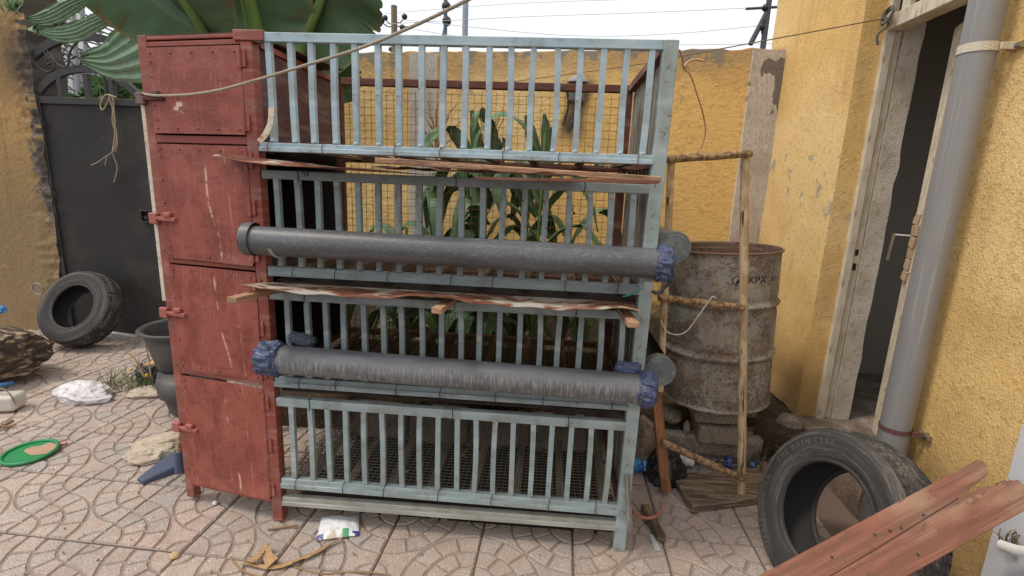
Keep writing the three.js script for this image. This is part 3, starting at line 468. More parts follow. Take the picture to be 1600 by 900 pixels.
// ---------- the cage ----------
const CZ = -1.84;
const cage = thing('chicken_cage', 'tall four-tier metal chicken cage with blue-grey bars and red nest cabinet', 'cage', [-0.36, 0, -2.22]);
{
  const XL = -1.094, XR = 0.354;
  const rail = (y0, y1, y0r, y1r, m, lip) => {
    const h = y1 - y0, L = XR - XL, g = bx(L, h, 0.03, 0.003); if (lip) { const l = bx(L, h * 0.5, 0.008, 0.002).translate(0, -h * 0.25 + 0.0005, 0.0185); return tilt(merge([g, l]), y0, y1, y0r, y1r, m); }
    return tilt(g, y0, y1, y0r, y1r, m);
  };
  const tilt = (g, y0, y1, y0r, y1r, m) => { g.rotateZ(Math.atan2((y0r + y1r - y0 - y1) / 2, XR - XL)).translate((XL + XR) / 2, (y0 + y1 + y0r + y1r) / 4, CZ - 0.015); return part(cage, 'rail', g, m); };
  const tiers = [[1.958, 1.99, 1.577, 1.61, M.blue1, [-1.041, 0.316]], [1.477, 1.51, 1.102, 1.14, M.blue2, [-1.039, 0.301]], [1.006, 1.04, 0.637, 0.68, M.blue2, [-1.026, 0.298]], [0.548, 0.586, 0.168, 0.212, M.blue4, [-1.034, 0.293]]];
  const weld = jitter(new THREE.IcosahedronGeometry(0.008, 1), 0.003, 90, 3);
  tiers.forEach(([a, b, c, d, m, [x0, x1]], ti) => {
    const top = rail(a, b, a + 0.002, b + 0.002, m), bot = rail(c, d, c + 0.004, d + 0.004, ti === 3 ? m : m, ti !== 1);
    const h = a - d, R = RNG(100 + ti), gs = [0, 0.004, -0.003, 0.002].map((b) => { const q = uvBox(new THREE.BoxGeometry(0.0205, h - 0.001, 0.0205, 1, 10, 1), (uo += 0.31)), p = q.attributes.position; for (let i = 0; i < p.count; i++) { const y = p.getY(i) / h * 2; p.setX(i, p.getX(i) + b * (1 - y * y)); p.setZ(i, p.getZ(i) + b * 0.8 * (1 - y * y)); } return q; });
    for (let i = 0; i < 18; i++) {
      const x = x0 + (x1 - x0) * i / 17 + (R() - 0.5) * 0.006;
      const o = piece(cage, 'bar', gs[Math.floor(R() * 4)], m, [x, (a + d) / 2 + 0.003, CZ - 0.0145]); o.rotation.z = (R() - 0.5) * 0.016;
      if (ti === 0) { const k = shade(new THREE.Mesh(weld, m)); k.name = 'weld'; k.position.set(0, -h / 2 + 0.004, 0.011); k.scale.set(1.3, 0.8, 0.6); o.add(k); }
    }
    const n = ti === 0 ? 7 : 7; for (let i = 0; i < n; i++) { const x = XL + 0.07 + (XR - XL - 0.1) * (i + (R() - 0.5) * 0.4) / (n - 0.7), y = (c + d) / 2, hh = (d - c) / 2 + 0.003; part(bot, 'tie_wire', tube([V(x, y - hh, CZ - 0.03), V(x + 0.002, y - hh, CZ + 0.011), V(x - 0.003, y, CZ + 0.0115), V(x + 0.001, y + hh, CZ + 0.004), V(x, y + hh, CZ - 0.03)], 0.0016, 16, 5), ti === 0 ? M.rust : M.darkMetal); }
    if (ti > 0) for (const x of [-0.95, -0.35, 0.12]) part(top, 'tie_wire', tube([V(x, b + 0.002, CZ - 0.02), V(x, b + 0.003, CZ + 0.002), V(x + 0.002, (a + b) / 2, CZ + 0.002), V(x - 0.003, a - 0.012, CZ + 0.002)], 0.0016, 14, 5), M.darkMetal);
    // wire floor and its bearers
    const fz0 = -2.59, fz1 = -1.872, fy = d - 0.004, w = [];
    const step = ti === 3 ? 0.024 : 0.028, wt = ti === 3 ? 0.0024 : 0.0018; for (let x = XL + 0.02; x < XR; x += step) w.push(new THREE.BoxGeometry(wt, wt, fz1 - fz0).translate(x, fy, (fz0 + fz1) / 2));
    for (let z = fz0 + 0.01; z < fz1; z += step) w.push(new THREE.BoxGeometry(XR - XL, wt, wt).translate((XL + XR) / 2, fy + wt, z));
    stuff(part(cage, 'floor_mesh', merge(w), ti === 3 ? M.meshGrey : M.mesh));
    for (let i = 0; i < 8; i++) { const x = XL + 0.1 + (XR - XL - 0.16) * i / 7 + (R() - 0.5) * 0.02; part(cage, 'floor_slat', beam(V(x, fy - 0.016, fz1 + 0.004), V(x + (R() - 0.5) * 0.04, fy - 0.016, fz0), 0.034, 0.014, 0.002), ti === 3 ? M.slat : M.woodOld); }
    if (ti === 1 || ti === 2) { const y = c - 0.03; const g2 = uvBox(jitter(new THREE.BoxGeometry(XR - XL - 0.01, 0.012, 0.7, 60, 1, 30), 0.004, 12, ti)).translate((XL + XR) / 2, y, -2.235); part(cage, 'dropping_tray', g2, M.soilDark, 'dirty tray under the wire floor'); }
    if (ti < 2) { part(cage, 'floor_edge', boxAt(-0.55, XR, c - 0.014, c - 0.001, -2.2, -2.17, 0.002), M.rust); }
  });
  rail(0.083, 0.122, 0.1, 0.141, M.dusty, true);
  // posts
  { const g = bx(0.05, 1.99, 0.045, 0.004), p = g.attributes.position; for (let i = 0; i < p.count; i++) p.setX(i, p.getX(i) + 0.0055 * p.getY(i)); part(cage, 'post', g.translate(0.3735, 0.997, CZ - 0.0195), M.blue4); }
  part(cage, 'post', boxAt(-1.141, -1.096, 0.002, 1.957, CZ - 0.045, CZ + 0.004, 0.004), M.redFrame, 'red painted corner post');
  part(cage, 'post_cap', boxAt(-1.165, -1.05, 1.959, 1.996, CZ - 0.04, CZ + 0.006, 0.004), M.redFrame, 'red painted end of the top rail');
  part(cage, 'post', boxAt(0.33, 0.372, 0, 1.95, -2.625, -2.583, 0.003), M.rust, 'rusty back post');
  part(cage, 'post', boxAt(-1.13, -1.088, 0, 1.95, -2.625, -2.583, 0.003), M.rust, 'rusty back post');
  part(cage, 'back_rail', boxAt(-1.088, 0.372, 1.951, 1.985, -2.63, -2.588, 0.003), M.rust, 'rusty top rail at the back');
  part(cage, 'side_rail', boxAt(0.348, 0.386, 1.95, 1.984, -2.587, -1.883, 0.003), M.rust, 'rusty top rail on the right');
  part(cage, 'side_rail', boxAt(-1.13, -1.094, 1.948, 1.972, -2.583, -1.89, 0.003), M.redFrame);
  for (const y of [1.57, 1.1, 0.64, 0.17]) { part(cage, 'back_rail', boxAt(-1.088, 0.329, y, y + 0.03, -2.62, -2.592, 0.002), M.rust); part(cage, 'side_rail', boxAt(0.35, 0.37, y, y + 0.03, -2.582, -1.884, 0.002), M.rust); }
  // weathered side slats on the right
  let z = -1.905; const R = RNG(55); for (let i = 0; i < 8; i++) { const w = 0.05 + R() * 0.028; if (z - w < -2.58) break; const g = bx(1.78 + R() * 0.03, w, 0.014, 0.003).rotateZ(Math.PI / 2).rotateY(Math.PI / 2); part(cage, 'side_slat', g.translate(0.379 + (R() - 0.5) * 0.004, 1.05, z - w / 2), M.woodGrey); z -= w + 0.018 + R() * 0.02; }
  // back mesh
  { const w = []; for (let x = -1.08; x < 0.33; x += 0.0375) w.push(new THREE.BoxGeometry(0.0021, 1.7, 0.0021).translate(x + (rnd() - 0.5) * 0.006, 1.08, -2.586)); for (let y = 0.23; y < 1.94; y += 0.0375) w.push(new THREE.BoxGeometry(1.42, 0.0021, 0.0021).rotateZ((rnd() - 0.5) * 0.004).translate(-0.375, y, -2.5835)); stuff(part(cage, 'back_mesh', merge(w), M.mesh)); }
  // peeled strap at the lower left of the top tier
  { const p = [[424, 168], [424, 182], [422, 196], [415, 210], [405, 222]].map(([x, y], i) => at(x, y, CZ + 0.012 + i * 0.004)); const sh = []; for (let i = 0; i < p.length - 1; i++) sh.push(beam(p[i], p[i + 1], 0.004, 0.022, 0.001)); part(cage, 'bent_strap', merge(sh), mat({ map: steelT(C8(206, 190, 170), C8(186, 104, 62), 0.16, 601), roughness: 0.7 }), 'peeled rusty strap end'); }
  // scribble on the second tier's top rail
  part(cage, 'scribble', merge([tube([[472, 272], [474, 269], [476, 271], [475, 276]].map(([x, y]) => at(x, y, CZ + 0.0015)), 0.0012, 12, 4), tube([[479, 275], [480, 269], [482, 272], [479, 275]].map(([x, y]) => at(x, y, CZ + 0.0015)), 0.0012, 12, 4)]), M.darkMetal);
  // nest cabinet: u along the face from the left stile, y up, w out of the face
  const cm = new THREE.Matrix4().makeBasis(V(0.9856, 0, 0.1692), V(0, 1, 0), V(-0.1692, 0, 0.9856)).setPosition(-1.6, 0, -1.92);
  const cb = (u0, u1, y0, y1, w0, w1, r = 0.002) => boxAt(u0, u1, y0, y1, w0, w1, r).applyMatrix4(cm);
  part(cage, 'cabinet_stile', cb(0, 0.042, 0.022, 1.99, -0.04, 0, 0.003), M.redFrame);
  part(cage, 'edge_strip', cb(-0.022, -0.0015, 0.95, 1.77, -0.02, -0.004, 0.002), M.cream, 'pale strip on the cabinet edge');
  for (const [a, b] of [[1.948, 1.966], [1.972, 1.985], [1.599, 1.628], [1.119, 1.137], [0.632, 0.654], [0.086, 0.106]]) part(cage, 'cabinet_rail', cb(0.043, 0.462, a, b, -0.035, -0.001, 0.003), M.redFrame);
  const doors = [[1.634, 1.943], [1.141, 1.594], [0.658, 1.114], [0.11, 0.626]];
  const doorT = (s) => tex(512, 512, (u, v) => {
    const f = fbm(u, v, 5, 5, 5, s), g = fbm(u, v, 60, 60, 2, s + 3), k = fbm(u, v, 90, 3, 3, s + 5), q = fbm(u, v, 8, 26, 4, s + 8);
    let c = mix3(C8(152, 80, 68), C8(130, 64, 54), sstep(0.35, 0.68, f)); c = mix3(c, C8(166, 106, 94), 0.3 * sstep(0.5, 0.7, g));
    const x = 0.5 + 0.14 * (1 - v) + 0.015 * Math.sin(v * 9), dr = sstep(0.02, 0.004, Math.abs(u - x)) * sstep(0.42, 0.6, fbm(u, v, 14, 9, 3, s + 11));
    if (s !== 611) c = mix3(c, C8(214, 178, 162), 0.85 * dr);
    const x2 = 0.75 + 0.06 * (1 - v), d2 = sstep(0.006, 0.001, Math.abs(u - x2)) * sstep(0.5, 0.6, fbm(u, v, 3, 14, 3, s + 13)); c = mix3(c, C8(206, 164, 150), 0.7 * d2);
    if (s === 611) { const ch = sstep(0.07, 0.03, Math.abs(u - 0.3)) * sstep(0.1, 0.05, Math.abs(v - 0.3)) * sstep(0.5, 0.54, fbm(u, v, 34, 30, 3, 617)); c = mix3(c, C8(226, 206, 200), 0.9 * ch); }
    c = mix3(c, C8(112, 62, 54), 0.5 * sstep(0.62, 0.74, q)); return mix3(c, C8(190, 130, 118), 0.3 * sstep(0.62, 0.76, k));
  });
  const rivet = new THREE.SphereGeometry(0.0042, 6, 4);
  doors.forEach(([y0, y1], i) => {
    const m = mat({ map: doorT(611 + i * 20), roughness: 0.55, bumpMap: stuccoB, bumpScale: 0.0006 }), w = 0.42, h = y1 - y0, g = new THREE.BoxGeometry(w, h, 0.004, 20, 24, 1), p = g.attributes.position;
    for (let k = 0; k < p.count; k++) { const x = p.getX(k), y = p.getY(k); let b = (sn(x * 8, y * 8, i, 40 + i) - 0.5) * 0.008 + 0.004 * Math.cos(x / w * Math.PI) * Math.cos(y / h * Math.PI); b += 0.012 * sstep(0.8, 1, -y / h * 2) * (i === 1 ? sstep(-0.5, 1, x / w * 2) : i === 3 ? 0.5 : 0.2); p.setZ(k, p.getZ(k) + b); }
    g.computeVertexNormals(); g.translate(0.257, (y0 + y1) / 2, 0.005); const door = part(cage, 'nest_door', g.applyMatrix4(cm), m);
    const L = [1.772, 1.311, 0.915, 0.389][i], pk = mat({ color: rgb(164, 96, 86), roughness: 0.6 });
    const la = part(door, 'latch', merge([cb(0.03, 0.115, L - 0.018, L - 0.002, 0.006, 0.022, 0.003), cb(0.06, 0.095, L - 0.002, L + 0.018, 0.008, 0.026, 0.006), cb(-0.02, 0.02, L - 0.034, L + 0.012, 0.0, 0.02, 0.006), rod(V(-0.018, L - 0.008, 0.014), V(0.1, L - 0.008, 0.014), 0.006).applyMatrix4(cm)]), i ? pk : M.redDark);
    for (const v of i === 0 ? [0.86, 0.14] : [0.88, 0.5, 0.1]) { const y = y0 + h * v; part(door, 'hinge', merge([cb(0.455, 0.462, y - 0.03, y + 0.03, 0.006, 0.012, 0.001), rod(V(0.468, y - 0.033, 0.011), V(0.468, y + 0.033, 0.011), 0.006).applyMatrix4(cm), cb(0.474, 0.49, y - 0.03, y + 0.03, 0.006, 0.0105, 0.001)]), M.redFrame); }
    const rv = []; for (let k = 0; k < 5; k++) for (const [u, y] of [[0.065 + k * 0.095, y1 - 0.02], [0.065 + k * 0.095, y0 + 0.018], [0.062, y0 + 0.05 + k * (h - 0.1) / 4]]) rv.push(rivet.clone().translate(u, y, 0.0115)); stuff(part(door, 'rivet', merge(rv).applyMatrix4(cm), M.redFrame));
  });
  // nest box sheets
  part(cage, 'nest_top', merge([cb(-0.005, 0.5, 1.986, 1.99, -0.6, -0.004, 0)]), M.redDark);
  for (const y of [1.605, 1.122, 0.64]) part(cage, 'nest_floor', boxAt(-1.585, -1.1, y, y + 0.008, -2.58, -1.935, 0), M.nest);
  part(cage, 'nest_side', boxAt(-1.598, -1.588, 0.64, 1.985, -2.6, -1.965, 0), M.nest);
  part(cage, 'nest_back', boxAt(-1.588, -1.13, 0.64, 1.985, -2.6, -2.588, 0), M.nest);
  part(cage, 'partition', boxAt(-1.112, -1.104, 1.6, 1.947, -2.58, -1.89, 0), M.redDark, 'brown-red sheet between cage and nest');
  part(cage, 'leg', boxAt(-1.6, -1.565, 0.0, 0.64, -2.6, -2.565, 0.003), M.redFrame);
}
// ---------- feeder pipes ----------
function feeder(name, label, a, b, r, m, arc0, arcLen, capEnds) {
  const t = thing(name, label, 'feeder pipe', a.clone().lerp(b, 0.5).toArray(), 'plastic feeder pipes on the cage');
  const L = a.distanceTo(b), dir = b.clone().sub(a).normalize(), q = new THREE.Quaternion().setFromUnitVectors(V(1, 0, 0), dir);
  const half = (rad, m2, nm) => { const g = new THREE.CylinderGeometry(rad, rad, L, 40, 30, true, arc0, arcLen).rotateZ(-Math.PI / 2); const p = g.attributes.position, uv = g.attributes.uv; for (let i = 0; i < p.count; i++) uv.setXY(i, p.getX(i) / 1.5, (Math.PI / 2 - Math.atan2(p.getY(i), p.getZ(i))) / Math.PI); g.applyQuaternion(q).translate((a.x + b.x) / 2, (a.y + b.y) / 2, (a.z + b.z) / 2); return part(t, nm, g, m2); };
  half(r, m, 'pipe'); half(r - 0.003, M.pvcIn, 'pipe_lining');
  for (const e of capEnds) { const c = e ? b : a, s = e ? 1 : -1; const g = merge([new THREE.CylinderGeometry(r + 0.004, r + 0.004, 0.05, 40, 1, true).translate(0, -0.02, 0), new THREE.CylinderGeometry(r - 0.002, r + 0.004, 0.006, 40, 1).translate(0, 0.008, 0), new THREE.TorusGeometry(r + 0.003, 0.004, 6, 40).rotateX(Math.PI / 2).translate(0, 0.008, 0), new THREE.TorusGeometry(r * 0.8, 0.0018, 5, 40).rotateX(Math.PI / 2).translate(0, 0.011, 0), new THREE.SphereGeometry(0.005, 8, 6).translate(0, 0.012, 0)]); g.applyQuaternion(new THREE.Quaternion().setFromUnitVectors(V(0, 1, 0), dir.clone().multiplyScalar(s))).translate(c.x, c.y, c.z); part(t, 'end_cap', uvBox(g), M.cap); }
  return t;
}
function wrap(t, c, dir, r, w, seed, m = M.blueBag) {        // plastic bag bunched round a pipe end
  const g = new THREE.SphereGeometry(1, 72, 48); const p = g.attributes.position;
  for (let i = 0; i < p.count; i++) { let x = p.getX(i), y = p.getY(i), z = p.getZ(i); const sq = Math.pow(Math.abs(x), 0.5) * Math.sign(x); const k = 1.1 + (sn(x * 4, y * 4, z * 4, seed) - 0.5) * 0.5 + Math.abs(sn(x * 3, y * 11, z * 11, seed + 3) - 0.5) * 0.5 - Math.abs(sn(x * 9, y * 22, z * 22, seed + 6) - 0.5) * 0.4; const rad = Math.sqrt(y * y + z * z), s = Math.pow(rad, 0.45) / (rad || 1); p.setXYZ(i, sq * w * (1 + (k - 1.1) * 0.8), y * s * r * k, z * s * r * k); }
  g.computeVertexNormals(); g.applyQuaternion(new THREE.Quaternion().setFromUnitVectors(V(1, 0, 0), dir)).translate(c.x, c.y, c.z); part(t, 'end_wrap', uvBox(g), m, 'blue plastic bag tied over the pipe end');
}
{
  const a = V(-1.115, 1.25, -1.775), b = V(0.405, 1.238, -1.775);
  const t = feeder('feeder_pipe', 'dark grey feeder pipe across the second tier with open left end', a, b, 0.054, M.pvcDark, 0, Math.PI * 2, []);
  const q = new THREE.CylinderGeometry(0.062, 0.062, 0.035, 40, 1, true).rotateZ(Math.PI / 2).translate(a.x + 0.005, a.y + 0.004, a.z); part(t, 'collar', q, M.pvcDark); const q2 = new THREE.CylinderGeometry(0.0615, 0.0615, 0.004, 40).rotateZ(Math.PI / 2).translate(a.x - 0.011, a.y + 0.004, a.z); part(t, 'end_cap', q2, M.pvcDark);
  wrap(t, V(0.41, 1.237, -1.775), V(1, 0, 0), 0.055, 0.032, 3);
  part(t, 'hook_plate', boxAt(0.335, 0.365, 1.166, 1.198, -1.736, -1.73, 0.001).translate(0.01, -0.02, 0), M.pvc);
  part(t, 'tie_cord', tube([V(0.35, 1.16, -1.735), V(0.33, 1.14, -1.76), V(0.3, 1.11, -1.8), V(0.29, 1.1, -1.83)], 0.004, 14, 6), mat({ color: rgb(80, 150, 140) }));
  part(t, 'tie_cord', tube([V(0.37, 1.15, -1.74), V(0.39, 1.14, -1.735), V(0.42, 1.165, -1.74), V(0.445, 1.18, -1.75)], 0.007, 14, 6), M.darkMetal);
  part(t, 'bracket', tube(Array.from({ length: 9 }, (_, i) => V(-1.01 + i * 0.002, 1.25 + 0.058 * Math.cos(1.9 + i * 0.28), -1.775 + 0.058 * Math.sin(1.9 + i * 0.28))), 0.006, 20, 5), M.dusty);
}
{
  const a = V(-1.06, 0.786, -1.77), b = V(0.40, 0.762, -1.77), t = feeder('feeder_pipe', 'dust-streaked grey feeder pipe across the third tier with blue bags on both ends', a, b, 0.056, M.pvcDirty, 0, Math.PI * 2, []);
  wrap(t, V(-1.055, 0.79, -1.77), V(0.99, 0.06, 0.1).normalize(), 0.058, 0.05, 13); wrap(t, V(0.4, 0.763, -1.77), V(0.98, -0.02, 0.2).normalize(), 0.059, 0.036, 23);
  wrap(t, V(-0.96, 0.85, -1.83), V(0.95, -0.2, 0), 0.022, 0.05, 31, mat({ color: rgb(70, 78, 88), roughness: 0.6 }));
  wrap(t, V(0.33, 0.825, -1.81), V(0.95, 0.1, 0.3).normalize(), 0.024, 0.045, 33);
}
feeder('feeder_pipe', 'grey capped pipe end beside the blue bag at upper right of the cage', V(0.478, 1.283, -2.68), V(0.478, 1.283, -1.92), 0.056, M.pvcDark, 0, Math.PI * 2, [1]);
{
  const t = feeder('feeder_pipe', 'open grey trough pipe with scratched round cap at lower right of the cage', V(0.474, 0.785, -2.68), V(0.474, 0.785, -1.915), 0.056, M.pvcDark, 5.76, 4.01, [1]);
}
// ---------- sheets, battens, planks on the cage ----------
function sheet(name, label, base, w, d, fn, m, nx = 90, nz = 20) {
  const g = new THREE.BoxGeometry(w, 0.0015, d, nx, 1, nz), p = g.attributes.position;
  for (let i = 0; i < p.count; i++) { const x = p.getX(i), z = p.getZ(i), [dx, dy, dz] = fn(x / w + 0.5, z / d + 0.5); p.setXYZ(i, x + dx, p.getY(i) + dy, z + dz); }
  const uv = g.attributes.uv; for (let i = 0; i < p.count; i++) uv.setXY(i, p.getX(i), p.getZ(i)); g.computeVertexNormals(); g.translate(...base);
  return solo(name, g, m, label, 'metal sheet', base);
}
sheet('tin_sheet', 'long wavy rusty tin sheet lying on three battens above the lower feeder pipe', [-0.395, 1.072, -1.785], 1.46, 0.2, (u, v) => [0, (0.006 * Math.sin(u * 14 + 0.9) + 0.003 * Math.sin(u * 27 + 1) + 0.002 * Math.sin(u * 61)) * v * 1.3 + 0.012 * (v - 0.5) + 0.008 * (1 - u) * v, (v - 0.5) * (0.014 * Math.sin(u * 9) + 0.02 * (1 - u))], M.galv);
sheet('tin_sheet', 'curled rusty tin strip sticking out left between first and second tier', [-0.8, 1.535, -1.80], 0.82, 0.2, (u, v) => [0, 0.02 * (1 - u) * (1 - u) - 0.012 * u + 0.012 * Math.sin(v * 3 + u * 6) * (1 - u) - 0.006, (v - 0.5) * -0.07 * (1 - u)], M.galv, 50, 12);
sheet('tin_sheet', 'crumpled dark tin scrap under the long wood strip on the second tier', [-0.27, 1.535, -1.80], 0.72, 0.14, (u, v) => [0, 0.004 * Math.sin(u * 19 + v * 4) + 0.002 * Math.sin(u * 47), 0], mat({ map: M.galv.map, color: rgb(190, 172, 160), roughness: 0.7 }), 50, 8);
[[at(362, 469, -1.585), V(-1.04, 1.046, -1.95), 'sawn batten under the tin sheet, leftmost of three'], [at(682, 486, -1.645), V(-0.35, 1.044, -1.95), 'sawn batten under the tin sheet, middle of three'], [at(990, 508, -1.63), V(0.29, 1.044, -1.95), 'sawn batten under the tin sheet, rightmost of three']].forEach(([a, b, l], i) => solo('wooden_batten', beam(a, b, 0.038, 0.022, 0.003), M.woodNew, l, 'batten', a.clone().lerp(b, 0.5).toArray(), 'battens under the tin sheet'));
solo('wood_strip', uvBox(jitter(beam(at(588, 251, -1.775), at(1032, 281, -1.75), 0.03, 0.02, 0.003), 0.002, 14, 6)), M.woodNew, 'long pale splintered wood strip lying along the second tier', 'wood strip', [-0.13, 1.54, -1.76]);
solo('wood_strip', uvBox(jitter(beam(at(745, 279, -1.752), at(1028, 284, -1.742), 0.024, 0.012, 0.002), 0.003, 20, 8)), M.woodRed, 'short reddish wood splinter under the long pale strip', 'wood strip', [0.1, 1.52, -1.75]);
solo('wood_strip', beam(at(980, 742, -1.826), at(985, 834, -1.80), 0.006, 0.022, 0.002), M.woodGrey, 'short pale wood strip leaning on the cage right leg', 'wood strip', [0.38, 0.18, -1.82]);
// ---------- rope, wire, cords ----------
{
  const P = [[222, 146, -1.905], [240, 149, -1.88], [290, 148, -1.85], [340, 141, -1.80], [400, 125, -1.72], [470, 104, -1.64], [560, 76, -1.54], [613, 55, -1.46], [667, 31, -1.40], [720, 5, -1.33], [860, -68, -1.15]].map(([x, y, z]) => at(x, y, z));
  const cv = new THREE.CatmullRomCurve3(P, false, 'centripetal'), N = 900, L = cv.getLength(), fr = cv.computeFrenetFrames(N, false), st = [];
  for (let k = 0; k < 3; k++) { const q = []; for (let i = 0; i <= N; i += 1) { const c = cv.getPointAt(i / N), a = i / N * L / 0.022 * Math.PI * 2 + k * 2.094; q.push(c.addScaledVector(fr.normals[i], Math.cos(a) * 0.0026).addScaledVector(fr.binormals[i], Math.sin(a) * 0.0026)); } st.push(new THREE.TubeGeometry(new THREE.CatmullRomCurve3(q), N, 0.0026, 5, false).toNonIndexed()); }
  solo('rope', merge(st), M.ropeM, 'thick twisted white rope slanting across the top of the cage', 'rope', P[4].toArray());
}
{
  const P = [[800, 128, -3.97], [843, 122, -3.75], [1013, 98, -3.3], [1064, 88, -3.2], [1219, 59, -2.95]].map(([x, y, z]) => at(x, y, z)); const k = V(1.675, 2.40, -2.90); P.push(k);
  const t = thing('clothesline', 'thin wire line running from the back wall to a knot on the door frame', 'wire', k.toArray());
  part(t, 'line', tube(P, 0.0032, 60, 6), M.wireM);
  const R = RNG(71), lp = []; for (let i = 0; i < 4; i++) lp.push(new THREE.TorusGeometry(0.03 + R() * 0.012, 0.005, 6, 24).rotateY(1.1 + R() * 0.6).rotateX(R() * 2).translate(k.x - 0.03 + R() * 0.02, k.y + (R() - 0.5) * 0.02, k.z + R() * 0.04)); lp.push(tube([k, V(k.x - 0.02, k.y - 0.05, k.z + 0.03), V(k.x - 0.06, k.y - 0.09, k.z + 0.03), V(k.x - 0.05, k.y - 0.14, k.z + 0.03)], 0.006, 20, 6)); part(t, 'knot', merge(lp), mat({ color: rgb(100, 98, 92) }));
}
solo('cord', merge([tube([[1062, 78, -1.86], [1066, 90, -1.9], [1068, 104, -1.95], [1075, 112, -2.0], [1078, 106, -2.0], [1070, 104, -2.0], [1080, 120, -2.05], [1090, 150, -2.1], [1100, 185, -2.2], [1102, 210, -2.24], [1092, 235, -2.26], [1075, 246, -2.26], [1052, 251, -2.25]].map(([x, y, z]) => at(x, y, z)), 0.0028, 80, 6), tube([[1068, 104, -1.98], [1075, 97, -2.0], [1085, 93, -2.0], [1100, 95, -2.0]].map(([x, y, z]) => at(x, y, z)), 0.004, 20, 6)]), mat({ color: rgb(196, 160, 128) }), 'thin tan cord looping from the cage top corner to the stick frame', 'cord', [0.5, 1.8, -2.1]);
solo('cord', tube([[1032, 500, -2.2], [1042, 518, -2.2], [1058, 523, -2.2], [1072, 518, -2.2], [1090, 495, -2.2], [1108, 470, -2.2], [1114, 463, -2.2], [1118, 466, -2.2]].concat([]).map(([x, y, z]) => at(x, y, z)), 0.003, 60, 6), mat({ color: rgb(206, 200, 190) }), 'white string tied to the middle rung of the stick frame', 'cord', [0.65, 0.9, -2.2]);
// ---------- stick frame ----------
{
  const Z = -2.28, t = thing('stick_frame', 'ladder-like frame of peeled wooden sticks standing beside the drum', 'frame', [0.8, 0, Z]);
  const pole = (a, b, r, m, n, l) => { const L = a.distanceTo(b), g = new THREE.CylinderGeometry(r * 0.94, r, L, 12, 40); jitter(g, 0.0035, 16, 5 + n); g.translate(0, L / 2, 0).applyQuaternion(new THREE.Quaternion().setFromUnitVectors(V(0, 1, 0), b.clone().sub(a).normalize())).translate(a.x, a.y, a.z); return part(t, l, g, m); };
  pole(V(1.027, 0.03, Z), V(0.826, 1.665, Z), 0.02, M.stick, 1, 'pole'); pole(V(0.575, 0.55, Z), V(0.519, 1.63, Z), 0.0175, M.stick, 2, 'pole');
  pole(V(0.49, 1.623, Z + 0.03), V(0.842, 1.662, Z + 0.03), 0.0165, M.stickDark, 3, 'rung'); pole(V(0.515, 1.012, Z + 0.03), V(0.9, 0.985, Z + 0.03), 0.0165, M.stickDark, 4, 'rung'); pole(V(0.6, 0.30, Z + 0.035), V(1.01, 0.135, Z + 0.035), 0.018, M.stickDark, 5, 'rung');
}
solo('brown_plank', beam(at(1022, 590, -2.3), at(1041, 770, -2.25), 0.05, 0.02, 0.002, Math.PI / 2 * 0.8), M.brownPlank, 'narrow orange-brown sawn plank leaning upright beside the cage corner', 'plank', [0.6, 0.3, -2.28]);
